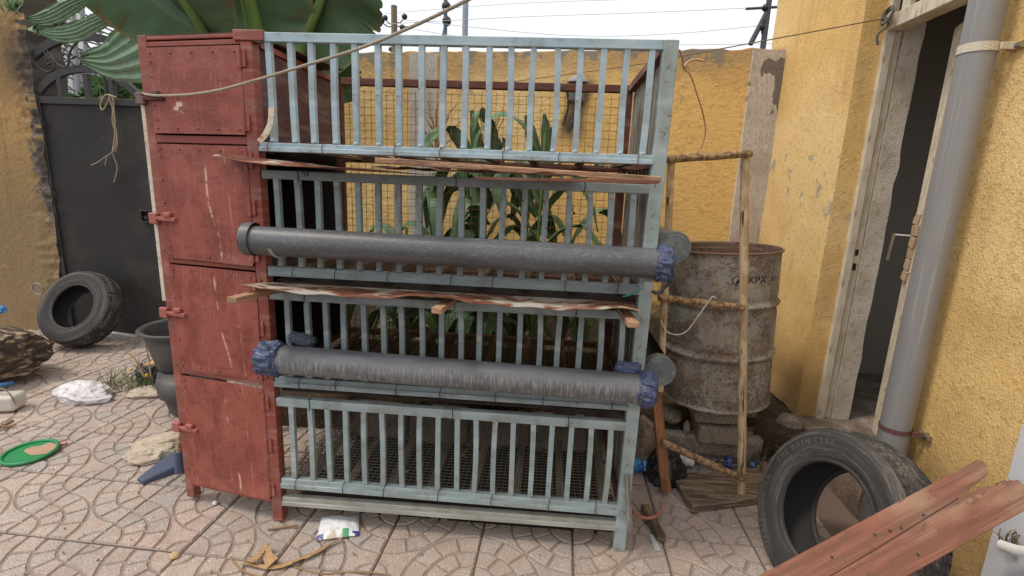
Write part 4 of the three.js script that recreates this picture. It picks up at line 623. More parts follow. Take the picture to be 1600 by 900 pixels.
// ---------- oil drum on blocks ----------
{
  const c = V(1.005, 0.352, -2.78), t = thing('oil_drum', 'rusty grey steel oil drum standing on concrete blocks', 'drum', c.toArray());
  let mask = null;
  try { const cv = document.createElement('canvas'); cv.width = 512; cv.height = 128; const x = cv.getContext('2d'); x.fillStyle = '#000'; x.fillRect(0, 0, 512, 128); x.fillStyle = '#fff'; x.font = 'bold 84px sans-serif'; x.fillText('KPX', 110, 86); x.font = 'bold 54px sans-serif'; x.fillText('-KE-9', 300, 84); x.beginPath(); x.arc(56, 62, 44, 0, 7); x.lineWidth = 8; x.strokeStyle = '#fff'; x.stroke(); x.beginPath(); x.ellipse(56, 62, 15, 34, 0.6, 0, 7); x.fill(); mask = x.getImageData(0, 0, 512, 128).data; } catch (e) { console.log('no canvas text ' + e); }
  const map = tex(2048, 1024, (u, v) => {
    const f = fbm(u, v, 14, 8, 5, 701), g = fbm(u, v, 120, 60, 3, 703), q = fbm(u, v, 60, 5, 4, 705);
    let c2 = mix3(C8(168, 164, 156), C8(144, 142, 136), sstep(0.35, 0.65, f)); c2 = mix3(c2, C8(160, 142, 122), 0.5 * sstep(0.5, 0.68, fbm(u, v, 30, 16, 4, 707)));
    let ink = 0; if (mask) { const mu = (u - 0.60) / 0.2, mv = (v - 0.80) / 0.085; if (mu > 0 && mu < 1 && mv > 0 && mv < 1) { ink = mask[((Math.floor((1 - mv) * 127)) * 512 + Math.floor(mu * 511)) * 4] / 255; } }
    const zone = 0.02 + 0.10 * sstep(0.52, 0.2, v) + 0.07 * sstep(0.9, 0.97, v) + 0.05 * sstep(0.55, 0.3, Math.abs(u - 0.33) * 3);
    c2 = mix3(c2, C8(126, 98, 80), 0.62 * sstep(0.52, 0.66, f * 0.45 + g * 0.55 + zone * 0.8)); c2 = mix3(c2, C8(92, 72, 62), 0.6 * sstep(0.6, 0.68, fbm(u, v, 240, 120, 2, 709) * 0.6 + f * 0.4 + zone * 0.5)); c2 = mix3(c2, C8(150, 128, 104), 0.5 * sstep(0.62, 0.7, q));
    return mix3(c2, C8(36, 34, 36), ink * (0.95 - 0.5 * sstep(0.55, 0.65, g)));
  }, {});
  const m = mat({ map, roughness: 0.75, metalness: 0.15, bumpMap: stuccoB, bumpScale: 0.001, side: THREE.DoubleSide });
  const R = 0.289, Hh = 0.845, pr = []; for (let i = 0; i <= 120; i++) { const y = i / 120 * Hh; let r = R; for (const h of [0.29, 0.57]) r += 0.013 * Math.exp(-Math.pow((y - h) / 0.011, 2)) - 0.004 * Math.exp(-Math.pow((Math.abs(y - h) - 0.03) / 0.012, 2)); if (y < 0.012 || y > Hh - 0.012) r += 0.007; pr.push(new THREE.Vector2(r + 0.0008 * Math.sin(y * 300) * (y > 0.3 ? 0 : 1), y)); }
  const bodyG = new THREE.LatheGeometry(pr, 90).rotateY(2.35), tilt = (g) => g.rotateZ(0.055).rotateX(-0.01).translate(c.x, c.y, c.z);
  part(t, 'body', tilt(bodyG), m); part(t, 'rim', tilt(new THREE.TorusGeometry(R + 0.006, 0.006, 8, 80).rotateX(Math.PI / 2).translate(0, Hh, 0)), M.rustBrown); part(t, 'bottom', tilt(new THREE.CylinderGeometry(R - 0.004, R - 0.004, 0.006, 60).translate(0, 0.02, 0)), M.rust); part(t, 'liner', tilt(new THREE.CylinderGeometry(R - 0.012, R - 0.012, 0.7, 60, 1, true).translate(0, 0.5, 0)), M.rustBrown);
}
const rock = (x, y, z, sx, sy, sz, seed, amp = 0.12, det = 3) => { const g = new THREE.IcosahedronGeometry(1, det); jitter(g, amp, 2.2, seed); jitter(g, amp * 0.35, 7, seed + 3); return uvBox(g.scale(sx, sy, sz).rotateY(seed).translate(x, y, z)); };
const blockG = (w, h, d, seed) => uvBox(jitter(new RoundedBoxGeometry(w, h, d, 4, 0.02), 0.012, 12, seed));
solo('concrete_block', blockG(0.26, 0.075, 0.2, 3).translate(0.985, 0.292, -2.66), M.concrete, 'rough concrete block directly under the drum, upper of two', 'block', [0.985, 0.29, -2.66], 'blocks under the drum');
solo('concrete_block', blockG(0.23, 0.115, 0.2, 9).translate(0.995, 0.196, -2.645), M.concrete, 'rough concrete block under the drum, lower of two', 'block', [0.995, 0.19, -2.64], 'blocks under the drum');
solo('concrete_block', blockG(0.2, 0.2, 0.2, 15).translate(1.22, 0.2, -2.98), M.concrete, 'shaded concrete block under the back right of the drum', 'block', [1.22, 0.2, -2.98]);
{
  const t = thing('stone_kerb', 'low pale stone kerb edging the soil bed in front of the drum', 'kerb', [0.6, 0, -2.66]);
  for (const [x, w, s] of [[0.93, 0.66, 1], [0.44, 0.3, 4], [0.12, 0.32, 7], [-0.22, 0.34, 8], [-0.58, 0.34, 11], [-0.94, 0.34, 13]]) part(t, 'stone', blockG(w, 0.165, 0.16, s).translate(x, 0.08, -2.685), M.concrete);
}
{ const R = RNG(90); const spots = [[0.57, 0.16, -2.50, 0.075, 0.15, 0.07, 'upright dark concrete lump beside the cage right corner'], [0.76, 0.215, -2.75, 0.09, 0.05, 0.06, 'flat dark stone on the kerb left of the concrete blocks'], [0.83, 0.19, -2.62, 0.018, 0.05, 0.018, 'small pale pebble stack on the kerb edge'], [0.70, 0.33, -2.8, 0.05, 0.045, 0.05, 'pinkish broken brick lump behind the stick frame'], [1.38, 0.12, -3.0, 0.12, 0.1, 0.1, 'brown rubble lump at the foot of the yellow house wall'], [1.5, 0.13, -2.86, 0.08, 0.08, 0.1, 'pale broken cement lump beside the door threshold'], [-0.25, 0.24, -2.95, 0.3, 0.1, 0.2, 'soil heap behind the cage, seen through the third tier']];
  spots.forEach(([x, y, z, a, b, c, l], i) => solo('stone', rock(x, y, z, a, b, c, 20 + i, 0.18), i === 3 ? mat({ color: rgb(190, 140, 118) }) : i === 6 || i === 4 ? M.soil : M.concrete, l, 'stone', [x, 0, z])); }
{ // dark twigs and leaf litter under the drum
  const R = RNG(93), g = []; for (let i = 0; i < 90; i++) { const x = 1.12 + R() * 0.36, z = -2.98 + R() * 0.5, a = V(x, 0.02 + R() * 0.1, z); g.push(rod(a, V(x + (R() - 0.5) * 0.16, a.y + (R() - 0.3) * 0.06, z + (R() - 0.5) * 0.16), 0.003 + R() * 0.004, 5)); }
  const o = solo('leaf_litter', merge(g), mat({ color: rgb(84, 70, 58) }), 'dark twigs and litter under the drum by the wall', 'litter', [1.25, 0, -2.75]); stuff(o); }
{ // board on the ground
  const P = [atY(1082, 792, 0.035), atY(1200, 776, 0.035), atY(1215, 730, 0.035), atY(1050, 742, 0.035)], sh = new THREE.Shape(P.map((p) => new THREE.Vector2(p.x, -p.z)));
  const g = new THREE.ExtrudeGeometry(sh, { depth: 0.03, bevelEnabled: true, bevelSize: 0.003, bevelThickness: 0.003, bevelSegments: 1 }); g.rotateX(-Math.PI / 2).translate(0, 0.007, 0);
  solo('wooden_board', uvBox(g), mat({ map: woodT(C8(166, 142, 116), C8(92, 74, 60), 721), bumpMap: woodB, bumpScale: 0.006 }), 'weathered dark wooden board lying flat on the paving beside the tyre', 'board', [0.95, 0, -2.35]);
}
{ // bottles
  const clear = thing('plastic_bottle', 'clear plastic bottle with blue cap lying in front of the kerb', 'bottle', [1.02, 0.04, -2.5]);
  const a = atY(1072, 716, 0.045), b = atY(1178, 727, 0.045), d = b.clone().sub(a).normalize(), L = a.distanceTo(b), q = new THREE.Quaternion().setFromUnitVectors(V(0, 1, 0), d);
  const pr = [[0.001, 0], [0.036, 0.002], [0.038, 0.02]]; for (let i = 0; i < 24; i++) pr.push([0.036 + 0.0022 * Math.sin(i * 1.6), 0.03 + i * (L - 0.13) / 24]); pr.push([0.036, L - 0.09], [0.028, L - 0.06], [0.016, L - 0.035], [0.013, L - 0.02]);
  const place = (g) => g.applyQuaternion(q).translate(a.x, a.y, a.z);
  part(clear, 'bottle_body', place(new THREE.LatheGeometry(pr.map(([r, y]) => new THREE.Vector2(r, y)), 28)), M.clearP);
  part(clear, 'cap', place(new THREE.CylinderGeometry(0.016, 0.016, 0.022, 16).translate(0, L - 0.01, 0)), M.bluePlastic); part(clear, 'neck_ring', place(new THREE.CylinderGeometry(0.0385, 0.0385, 0.018, 24, 1, true).translate(0, L * 0.62, 0)), mat({ color: rgb(70, 90, 170), roughness: 0.3 })); part(clear, 'label', place(boxAt(-0.012, 0.012, L * 0.42, L * 0.42 + 0.025, 0.037, 0.039, 0)), mat({ color: rgb(220, 190, 60) }), 'yellow label scrap');
  solo('white_cup', uvBox(new THREE.LatheGeometry([[0.001, 0], [0.028, 0], [0.034, 0.1], [0.032, 0.1], [0.026, 0.004]].map(([x, y]) => new THREE.Vector2(x, y)), 24).rotateZ(1.5).rotateY(-0.2).translate(...atY(1084, 722, 0.04).toArray())), M.bagWhite, 'white plastic cup lying against the clear bottle', 'cup', [0.82, 0.04, -2.5]);
  const bl = thing('plastic_bottle', 'blue labelled plastic bottle lying beside the cage right leg', 'bottle', [0.53, 0.05, -2.42]); const c = atY(990, 726, 0.05), c2 = V(c.x + 0.12, 0.05, c.z - 0.03), q2 = new THREE.Quaternion().setFromUnitVectors(V(0, 1, 0), c2.clone().sub(c).normalize());
  const wv = (r, y0, y1) => new THREE.CylinderGeometry(r, r, y1 - y0, 24).translate(0, (y0 + y1) / 2, 0).applyQuaternion(q2).translate(c.x - 0.04, c.y, c.z);
  part(bl, 'bottle_body', new THREE.LatheGeometry([[0.001, 0], [0.04, 0.003], [0.042, 0.03], [0.042, 0.13], [0.036, 0.16], [0.02, 0.19], [0.014, 0.21]].map(([x, y]) => new THREE.Vector2(x, y)), 24).applyQuaternion(q2).translate(c.x - 0.04, c.y, c.z), M.clearP);
  part(bl, 'label', wv(0.0428, 0.03, 0.13), mat({ map: tex(128, 64, (u, v) => mix3(C8(70, 150, 205), v > 0.55 ? C8(210, 226, 236) : C8(40, 96, 170), fbm(u, v, 10, 4, 3, 731) > 0.52 ? 1 : 0)), roughness: 0.4 }));
}
function crumple(w, h, d, seed, f = 5, amp = 0.3) {           // a bunched bag or rag lying on the ground
  const g = new THREE.SphereGeometry(1, 64, 40), p = g.attributes.position;
  for (let i = 0; i < p.count; i++) { const x = p.getX(i), y = p.getY(i), z = p.getZ(i); const n = sn(x * f * 0.5, y * f * 0.5, z * f * 0.5, seed) - 0.5, r = Math.abs(sn(x * f, y * f, z * f, seed + 5) - 0.5), r2 = Math.abs(sn(x * f * 2.3, y * f * 2.3, z * f * 2.3, seed + 9) - 0.5); const k = 1 + n * amp * 1.6 - r * amp * 2 - r2 * amp; p.setXYZ(i, x * k * w / 2, Math.max(-0.35, y) * k * h, z * k * d / 2); }
  g.computeVertexNormals(); const b = -0.3 * h; return uvBox(g.translate(0, -b, 0));
}
solo('bin_bag', crumple(0.22, 0.14, 0.2, 41).translate(0.69, 0.0, -2.42), M.blackBag, 'crumpled black plastic bag between the cage leg and the stick frame', 'bag', [0.655, 0, -2.41]);
solo('plastic_bag', crumple(0.40, 0.08, 0.24, 47, 4, 0.3).rotateY(-0.1).translate(atY(130, 622, 0).x, 0, atY(130, 622, 0).z), M.bagWhite, 'crumpled white plastic bag lying alone on the paving', 'bag', [-3, 0, -2.8]);
// ---------- tyres ----------
const font = await new FontLoader().loadAsync('fonts/droid/droid_sans_bold.typeface.json');
function tyre(label, C, n, R, rimR, width, words, spin) {     // C on the near sidewall's plane, n out of the near sidewall
  const mid = C.clone().addScaledVector(n, -width / 2), t = thing('car_tyre', label, 'tyre', [mid.x, 0, mid.z]), q = new THREE.Quaternion().setFromUnitVectors(V(0, 1, 0), n), q0 = new THREE.Quaternion().setFromAxisAngle(n, spin);
  const place = (g) => g.applyQuaternion(q).applyQuaternion(q0).translate(mid.x, mid.y, mid.z), hw = width / 2;
  const side = (s) => { const pts = []; for (let i = 0; i <= 40; i++) { const k = i / 40, r = rimR + (R - rimR) * k; let y = hw * (0.78 + 0.24 * Math.sin(Math.pow(k, 0.8) * Math.PI * 0.86)); if (k > 0.86) y -= (k - 0.86) * (k - 0.86) * hw * 4; if (k < 0.09) y += 0.006 * Math.cos(k / 0.09 * Math.PI / 2); for (const e of [0.16, 0.62, 0.66, 0.9]) y += 0.0026 * Math.exp(-Math.pow((k - e) / 0.008, 2)); pts.push(new THREE.Vector2(r, s * y)); } if (s < 0) pts.reverse(); return pts; };
  const up = side(1); const yo = up[40].y;
  const body = new THREE.LatheGeometry([...up].reverse().concat([]), 110); part(t, 'sidewall', place(body), M.rubberD); part(t, 'sidewall', place(new THREE.LatheGeometry(side(-1).reverse(), 90)), M.rubberD);
  const inner = []; for (let i = 0; i <= 24; i++) { const k = i / 24, r = rimR - 0.004 + (R - rimR - 0.018) * Math.sin(k * Math.PI) ; inner.push(new THREE.Vector2(r, hw * 0.8 * Math.cos(k * Math.PI))); } part(t, 'lining', place(new THREE.LatheGeometry(inner, 80)), M.rubberIn);
  for (const s of [1, -1]) part(t, 'bead', place(new THREE.TorusGeometry(rimR + 0.003, 0.011, 10, 90).rotateX(Math.PI / 2).translate(0, s * hw * 0.79, 0)), M.rubberD);
  // tread: a ring grid with blocks and grooves
  const NA = 336, NY = 36, pos = [], idx = [], uv = []; for (let j = 0; j <= NY; j++) for (let i = 0; i <= NA; i++) { const v = j / NY * 2 - 1, a = i / NA * Math.PI * 2; let r = R + 0.014 * (1 - Math.pow(Math.abs(v), 3)); const av = Math.abs(v); let gr = 0; for (const e of [0.0, 0.34, 0.66]) if (Math.abs(av - e) < 0.05) gr = 1; const ph = (a / (Math.PI * 2) * 56 + (av < 0.5 ? v * 1.2 : v * 0.5)) % 1; if (((ph + 1) % 1) < 0.26 && av > 0.08) gr = Math.max(gr, av > 0.66 ? 1 : 0.7); r -= gr * 0.009 * (av < 0.985 ? 1 : 0.3); pos.push(r * Math.cos(a), v * yo, r * Math.sin(a)); uv.push(a * R / 0.4, v * 0.3); }
  for (let j = 0; j < NY; j++) for (let i = 0; i < NA; i++) { const a = j * (NA + 1) + i, b = a + 1, c = a + NA + 1, d = c + 1; idx.push(a, c, b, b, c, d); } const tg = new THREE.BufferGeometry(); tg.setAttribute('position', new THREE.Float32BufferAttribute(pos, 3)); tg.setAttribute('uv', new THREE.Float32BufferAttribute(uv, 2)); tg.setIndex(idx); tg.computeVertexNormals(); part(t, 'tread', place(tg), M.rubberD);
  for (const [w, r, a0, sz, gap] of words) { const l = []; let a = a0; for (const ch of w) { if (ch === ' ') { a -= sz * 0.6 / r; continue; } const g = new TextGeometry(ch, { font, size: sz, depth: 0.003, curveSegments: 3 }); g.computeBoundingBox(); const wd = g.boundingBox.max.x; g.translate(-wd / 2, -sz / 2, 0).rotateX(-Math.PI / 2); a -= (wd / 2) / r; const k = (r - rimR) / (R - rimR), y = hw * (0.78 + 0.24 * Math.sin(Math.pow(k, 0.8) * Math.PI * 0.86)); g.translate(0, y - 0.0012, -r).rotateY(a); a -= (wd / 2 + gap) / r; l.push(g); } part(t, 'lettering', place(merge(l)), M.rubberL, 'raised moulded letters'); }
  return t;
}
M.rubberD = mat({ map: M.rubber.map, bumpMap: stuccoB, bumpScale: 0.0008, roughness: 0.8, side: THREE.DoubleSide }); M.rubberIn = mat({ color: rgb(52, 49, 48), roughness: 0.85, side: THREE.DoubleSide }); M.rubberL = mat({ color: rgb(86, 82, 78), roughness: 0.75 });
tyre('worn car tyre leaning on the house wall at lower right, under the red plank', V(1.085, 0.315, -1.755), V(-0.921, 0.312, 0.232).normalize(), 0.325, 0.2, 0.22, [['UNIROYAL', 0.283, 1.32, 0.036, 0.008], ['THE RAIN TYRE', 0.272, 0.02, 0.024, 0.006]], 0);
tyre('dark dusty car tyre leaning on the black gate at far left', V(-3.88, 0.365, -3.66), V(-0.02, 0.46, 0.888).normalize(), 0.305, 0.185, 0.2, [], 0.4);
solo('stone', rock(-3.7, 0.26, -3.78, 0.09, 0.05, 0.06, 61, 0.15), mat({ color: rgb(160, 124, 96) }), 'brown broken stone lying inside the left tyre', 'stone', [-3.7, 0.2, -3.78]);
{ // split red plank resting on the tyre
  const a = at(1240, 933, -1.19), b = at(1572, 752, -1.40), d = b.clone().sub(a), L = d.length(), x = d.clone().normalize(), nrm = V(-0.42, 0.62, 0.66); const z = nrm.addScaledVector(x, -nrm.dot(x)).normalize(), y = V().crossVectors(z, x);
  const Wd = 0.145, sh = new THREE.Shape(); sh.moveTo(-0.25, -Wd / 2); sh.lineTo(L + 0.01, -Wd / 2); sh.lineTo(L + 0.012, -0.012); sh.lineTo(L - 0.03, 0.004); sh.lineTo(L - 0.05, -0.002); sh.lineTo(L - 0.09, 0.012); sh.lineTo(L - 0.17, 0.0175); sh.lineTo(L - 0.045, 0.034); sh.lineTo(L - 0.02, 0.058); sh.lineTo(L - 0.03, Wd / 2); sh.lineTo(-0.25, Wd / 2);
  const g = new THREE.ExtrudeGeometry(sh, { depth: 0.022, bevelEnabled: true, bevelSize: 0.002, bevelThickness: 0.002, bevelSegments: 1 }), u = uvBox(g); u.applyMatrix4(new THREE.Matrix4().makeBasis(x, y, z)).translate(a.x, a.y, a.z);
  const t = thing('red_plank', 'split reddish wooden plank slanting over the tyre at lower right', 'plank', a.clone().lerp(b, 0.5).toArray()); const pl = part(t, 'plank', u, M.woodRed);
  const fr = (g2) => g2.applyMatrix4(new THREE.Matrix4().makeBasis(x, y, z)).translate(a.x, a.y, a.z);
  part(t, 'crack', fr(tube([V(-0.2, -0.006, 0.0245), V(L * 0.3, 0.004, 0.0245), V(L * 0.6, 0.012, 0.0245), V(L - 0.17, 0.0175, 0.0245)], 0.0012, 30, 4)), M.darkMetal);
  const R = RNG(99); for (let i = 0; i < 7; i++) part(t, 'nail_hole', fr(new THREE.CylinderGeometry(0.004, 0.004, 0.003, 8).rotateX(Math.PI / 2).translate(L * (0.2 + R() * 0.75), (R() - 0.5) * 0.11, 0.024)), M.darkMetal);
}
// ---------- left side things ----------
{ // gnarled log
  const g = new THREE.CylinderGeometry(0.2, 0.17, 0.95, 70, 90), p = g.attributes.position; g.rotateZ(Math.PI / 2);
  for (let i = 0; i < p.count; i++) { const x = p.getX(i), a = Math.atan2(p.getY(i), p.getZ(i)), r = Math.hypot(p.getY(i), p.getZ(i)); const rid = Math.abs(sn(x * 5, a * 7 + sn(x * 3, a, 0, 5) * 3, 1, 9) - 0.5) * 0.9 + Math.abs(sn(x * 9, a * 16, 4, 12) - 0.5) * 0.4, k = (0.86 + sn(x * 3, Math.sin(a) * 2, Math.cos(a) * 2, 3) * 0.5 - rid * 0.42) * (1 + 0.1 * Math.sin(x * 9)); const rr2 = r * k; p.setXYZ(i, x + (sn(Math.sin(a) * 4, Math.cos(a) * 4, 2, 7) - 0.5) * 0.22 * sstep(0.3, 0.47, Math.abs(x)) * Math.sign(x), Math.sin(a) * rr2 * 0.92, Math.cos(a) * rr2 * 1.1); }
  g.computeVertexNormals(); g.rotateZ(0.06).rotateY(-0.15).translate(-3.99, 0.18, -3.02); const t = solo('gnarled_log', uvBox(g), M.bark, 'gnarled weathered log lying at the left edge of the yard', 'log', [-3.8, 0, -3.02]);
}
solo('hose_loop', new THREE.TorusGeometry(0.1, 0.014, 8, 30, 4.4).rotateX(Math.PI / 2 - 0.25).rotateY(0.6).translate(-3.62, 0.05, -2.80), M.bluePlastic, 'blue hose loop poking out under the log', 'hose', [-3.57, 0, -2.84]);
{
  const c = atY(14, 640, 0), t = thing('plastic_jug', 'small clear plastic tub lying below the log', 'tub', [c.x, 0, c.z]); const g = new RoundedBoxGeometry(0.15, 0.1, 0.12, 3, 0.025); part(t, 'tub', uvBox(jitter(g, 0.006, 14, 3)).rotateY(0.3).translate(c.x, 0.055, c.z), mat({ color: rgb(196, 190, 180), roughness: 0.25 })); part(t, 'handle', tube([V(c.x - 0.1, 0.13, c.z), V(c.x, 0.15, c.z + 0.02), V(c.x + 0.06, 0.125, c.z + 0.03), V(c.x + 0.09, 0.06, c.z + 0.03)], 0.004, 20, 6), M.wireM);
  solo('dry_stick', merge([rod(atY(-10, 672, 0.02), atY(20, 657, 0.03), 0.011, 7), rod(atY(2, 668, 0.02), atY(24, 664, 0.02), 0.007, 6)]), M.stickDark, 'short dry sticks at the left edge near the clear tub', 'stick', [-3.2, 0, -2.4]);
  solo('blue_sheet', crumple(0.12, 0.03, 0.08, 5, 4, 0.3).rotateX(0.5).translate(...at(-2, 486, -3.1).toArray()), M.bluePlastic, 'bright blue plastic scrap on top of the log at left edge', 'plastic scrap', [-3.8, 0.5, -3.1]);
  solo('straw', tube([at(-5, 416, -3.6), at(10, 419, -3.6), at(16, 420, -3.6), at(4, 413, -3.6)], 0.005, 12, 5), M.tassel, 'pale straw stalk poking in at the left edge of the ochre wall', 'straw', [-4.7, 1.0, -3.6]);
}
{ // green lid
  const c = atY(48, 711, 0.0), t = thing('green_lid', 'green round plastic lid with dried mud lying on the paving', 'lid', [c.x, 0, c.z]); const q = (g) => g.rotateX(0.05).translate(c.x, 0.012, c.z);
  part(t, 'plate', q(new THREE.CylinderGeometry(0.108, 0.104, 0.006, 48)), M.green); part(t, 'rim', q(new THREE.TorusGeometry(0.11, 0.009, 8, 60).rotateX(Math.PI / 2).translate(0, 0.006, 0)), M.green); part(t, 'dried_mud', q(jitter(new THREE.CylinderGeometry(0.062, 0.075, 0.006, 26, 3), 0.012, 24, 4).scale(1.1, 1, 0.7).translate(0.035, 0.006, -0.03)), mat({ color: rgb(176, 140, 116) }));
}
solo('pink_scrap', bx(0.05, 0.012, 0.022, 0.003).rotateY(0.5).translate(atY(95, 694, 0.008).x, 0.01, atY(95, 694, 0.008).z), mat({ color: rgb(206, 140, 136) }), 'small pink scrap beside the green lid', 'scrap', [-2.6, 0, -2.25]);
{ // tub standing on an upturned pot behind the cabinet
  const lathe = (l, n = 60) => new THREE.LatheGeometry(l.map(([x, y]) => new THREE.Vector2(x, y)), n), c = V(-2.27, 0, -2.84);
  const t = thing('black_tub', 'wide black plastic tub standing on a pot behind the red cabinet', 'tub', [c.x, 0.27, c.z]); part(t, 'tub', lathe([[0.001, 0.285], [0.155, 0.28], [0.2, 0.46], [0.205, 0.5], [0.235, 0.515], [0.24, 0.53], [0.228, 0.538], [0.2, 0.525], [0.19, 0.46], [0.15, 0.295], [0.001, 0.292]]).translate(c.x, 0, c.z), M.blackTub);
  const d = V(-2.2, 0, -2.79); solo('black_pot', lathe([[0.12, 0.0], [0.14, 0.02], [0.16, 0.12], [0.185, 0.125], [0.195, 0.2], [0.18, 0.265], [0.001, 0.275]]).translate(d.x, 0, d.z), M.blackTub, 'dusty dark pot standing upside down under the wide black tub', 'pot', d.toArray());
}
{ // rubbish and weeds beside the tub
  const c = atY(225, 600, 0); const R = RNG(131), g = []; for (let i = 0; i < 160; i++) { const x = c.x + (R() - 0.5) * 0.4, z = c.z + (R() - 0.5) * 0.34, h = 0.05 + R() * 0.12, b = V(x + (R() - 0.5) * 0.16, h, z + (R() - 0.5) * 0.16); g.push(rod(V(x, 0, z), b, 0.0035, 4, 0.001)); }
  stuff(solo('weeds', merge(g), mat({ color: rgb(116, 124, 84) }), 'thin grassy weeds growing beside the black tub', 'weeds', [c.x, 0, c.z]));
  solo('bin_bag', crumple(0.24, 0.12, 0.2, 53).translate(c.x + 0.02, 0.0, c.z - 0.06), M.blackBag, 'small black rubbish bag among the weeds by the tub', 'bag', [c.x, 0, c.z]);
  solo('dry_stick', merge([tube([at(196, 548, -3.0), at(212, 563, -2.95), at(226, 590, -2.9)], 0.006, 12, 5), tube([at(226, 530, -3.0), at(232, 560, -2.98), at(236, 590, -2.9)], 0.004, 12, 5)]), M.stickDark, 'thin dry twigs standing up from the weeds', 'twig', [-2.6, 0.2, -2.95]);
  solo('cardboard_scrap', uvBox(jitter(bx(0.2, 0.012, 0.16, 0.002), 0.01, 10, 3)).rotateZ(0.15).translate(c.x + 0.2, 0.2, c.z + 0.02), mat({ color: rgb(196, 156, 116) }), 'brown cardboard scrap stuck under the black tub rim', 'cardboard', [c.x + 0.2, 0.2, c.z]);
  solo('yellow_flower', merge([uvBox(new THREE.SphereGeometry(0.014, 8, 6).translate(c.x + 0.11, 0.11, c.z + 0.09)), uvBox(new THREE.SphereGeometry(0.011, 8, 6).translate(c.x - 0.01, 0.14, c.z + 0.08))]), mat({ color: rgb(214, 170, 60) }), 'tiny yellow flowers among the weeds', 'flower', [c.x, 0.1, c.z]);
  solo('sack_scrap', crumple(0.28, 0.045, 0.14, 57, 3.2, 0.4).rotateY(0.3).translate(c.x + 0.16, 0, c.z + 0.15), M.cloth, 'pale dirty sack scrap lying in front of the weeds', 'sack', [c.x + 0.16, 0, c.z + 0.15]);
  solo('white_strip', bx(0.3, 0.02, 0.03, 0.004).rotateY(-0.15).translate(atY(193, 523, 0.01).x, 0.012, atY(193, 523, 0.01).z), M.bagWhite, 'white strip lying at the foot of the black gate', 'strip', [-3.7, 0, -4]);
}
{ // dustpan and rag
  const a = atY(221, 752, 0.01), b = atY(290, 722, 0.01), t = thing('broom_head', 'blue-grey plastic dustpan with upright handle at the foot of the cabinet', 'dustpan', [-1.8, 0, -2.1]);
  const d = b.clone().sub(a), L = d.length(), sh = new THREE.Shape(); sh.moveTo(0, -0.02); sh.lineTo(L + 0.1, -0.075); sh.lineTo(L + 0.12, 0.06); sh.lineTo(L * 0.7, 0.07); sh.lineTo(0, 0.02); const g = new THREE.ExtrudeGeometry(sh, { depth: 0.01, bevelEnabled: true, bevelSize: 0.006, bevelThickness: 0.006, bevelSegments: 2 }); g.rotateX(-Math.PI / 2);
  const pos = g.attributes.position; for (let i = 0; i < pos.count; i++) { const x = pos.getX(i), z = pos.getZ(i); pos.setY(i, pos.getY(i) * (1 + 2.5 * sstep(0.05, 0.2, x)) + 0.05 * sstep(0.03, 0.22, x) * sstep(0.075, 0.0, Math.abs(z)) + 0.005); } g.computeVertexNormals(); g.rotateY(Math.atan2(-d.z, d.x)).translate(a.x, 0.002, a.z); const bl = mat({ color: rgb(72, 82, 104), roughness: 0.55 }); part(t, 'pan', uvBox(g), bl);
  const hb = at(280, 722, -2.06), ht = at(289, 668, -2.06); part(t, 'socket', rod(V(hb.x, 0.05, hb.z), V(hb.x + 0.005, 0.16, hb.z), 0.024, 14, 0.019), bl); part(t, 'handle', rod(V(hb.x + 0.005, 0.15, hb.z), V(ht.x + 0.004, 0.36, ht.z), 0.013, 10), M.stickDark);
  const c = atY(236, 714, 0); solo('rag', crumple(0.28, 0.05, 0.17, 63, 3.4, 0.42).rotateY(0.35).translate(c.x, 0, c.z), M.cloth, 'crumpled beige rag lying on the paving beside the dustpan', 'rag', [c.x, 0, c.z]); const c2 = atY(262, 696, 0); solo('rag', crumple(0.36, 0.05, 0.12, 67, 3.0, 0.42).rotateY(0.45).translate(c2.x, 0, c2.z), M.cloth, 'long twisted beige rag reaching behind the red cabinet', 'rag', [c2.x, 0, c2.z]);
}
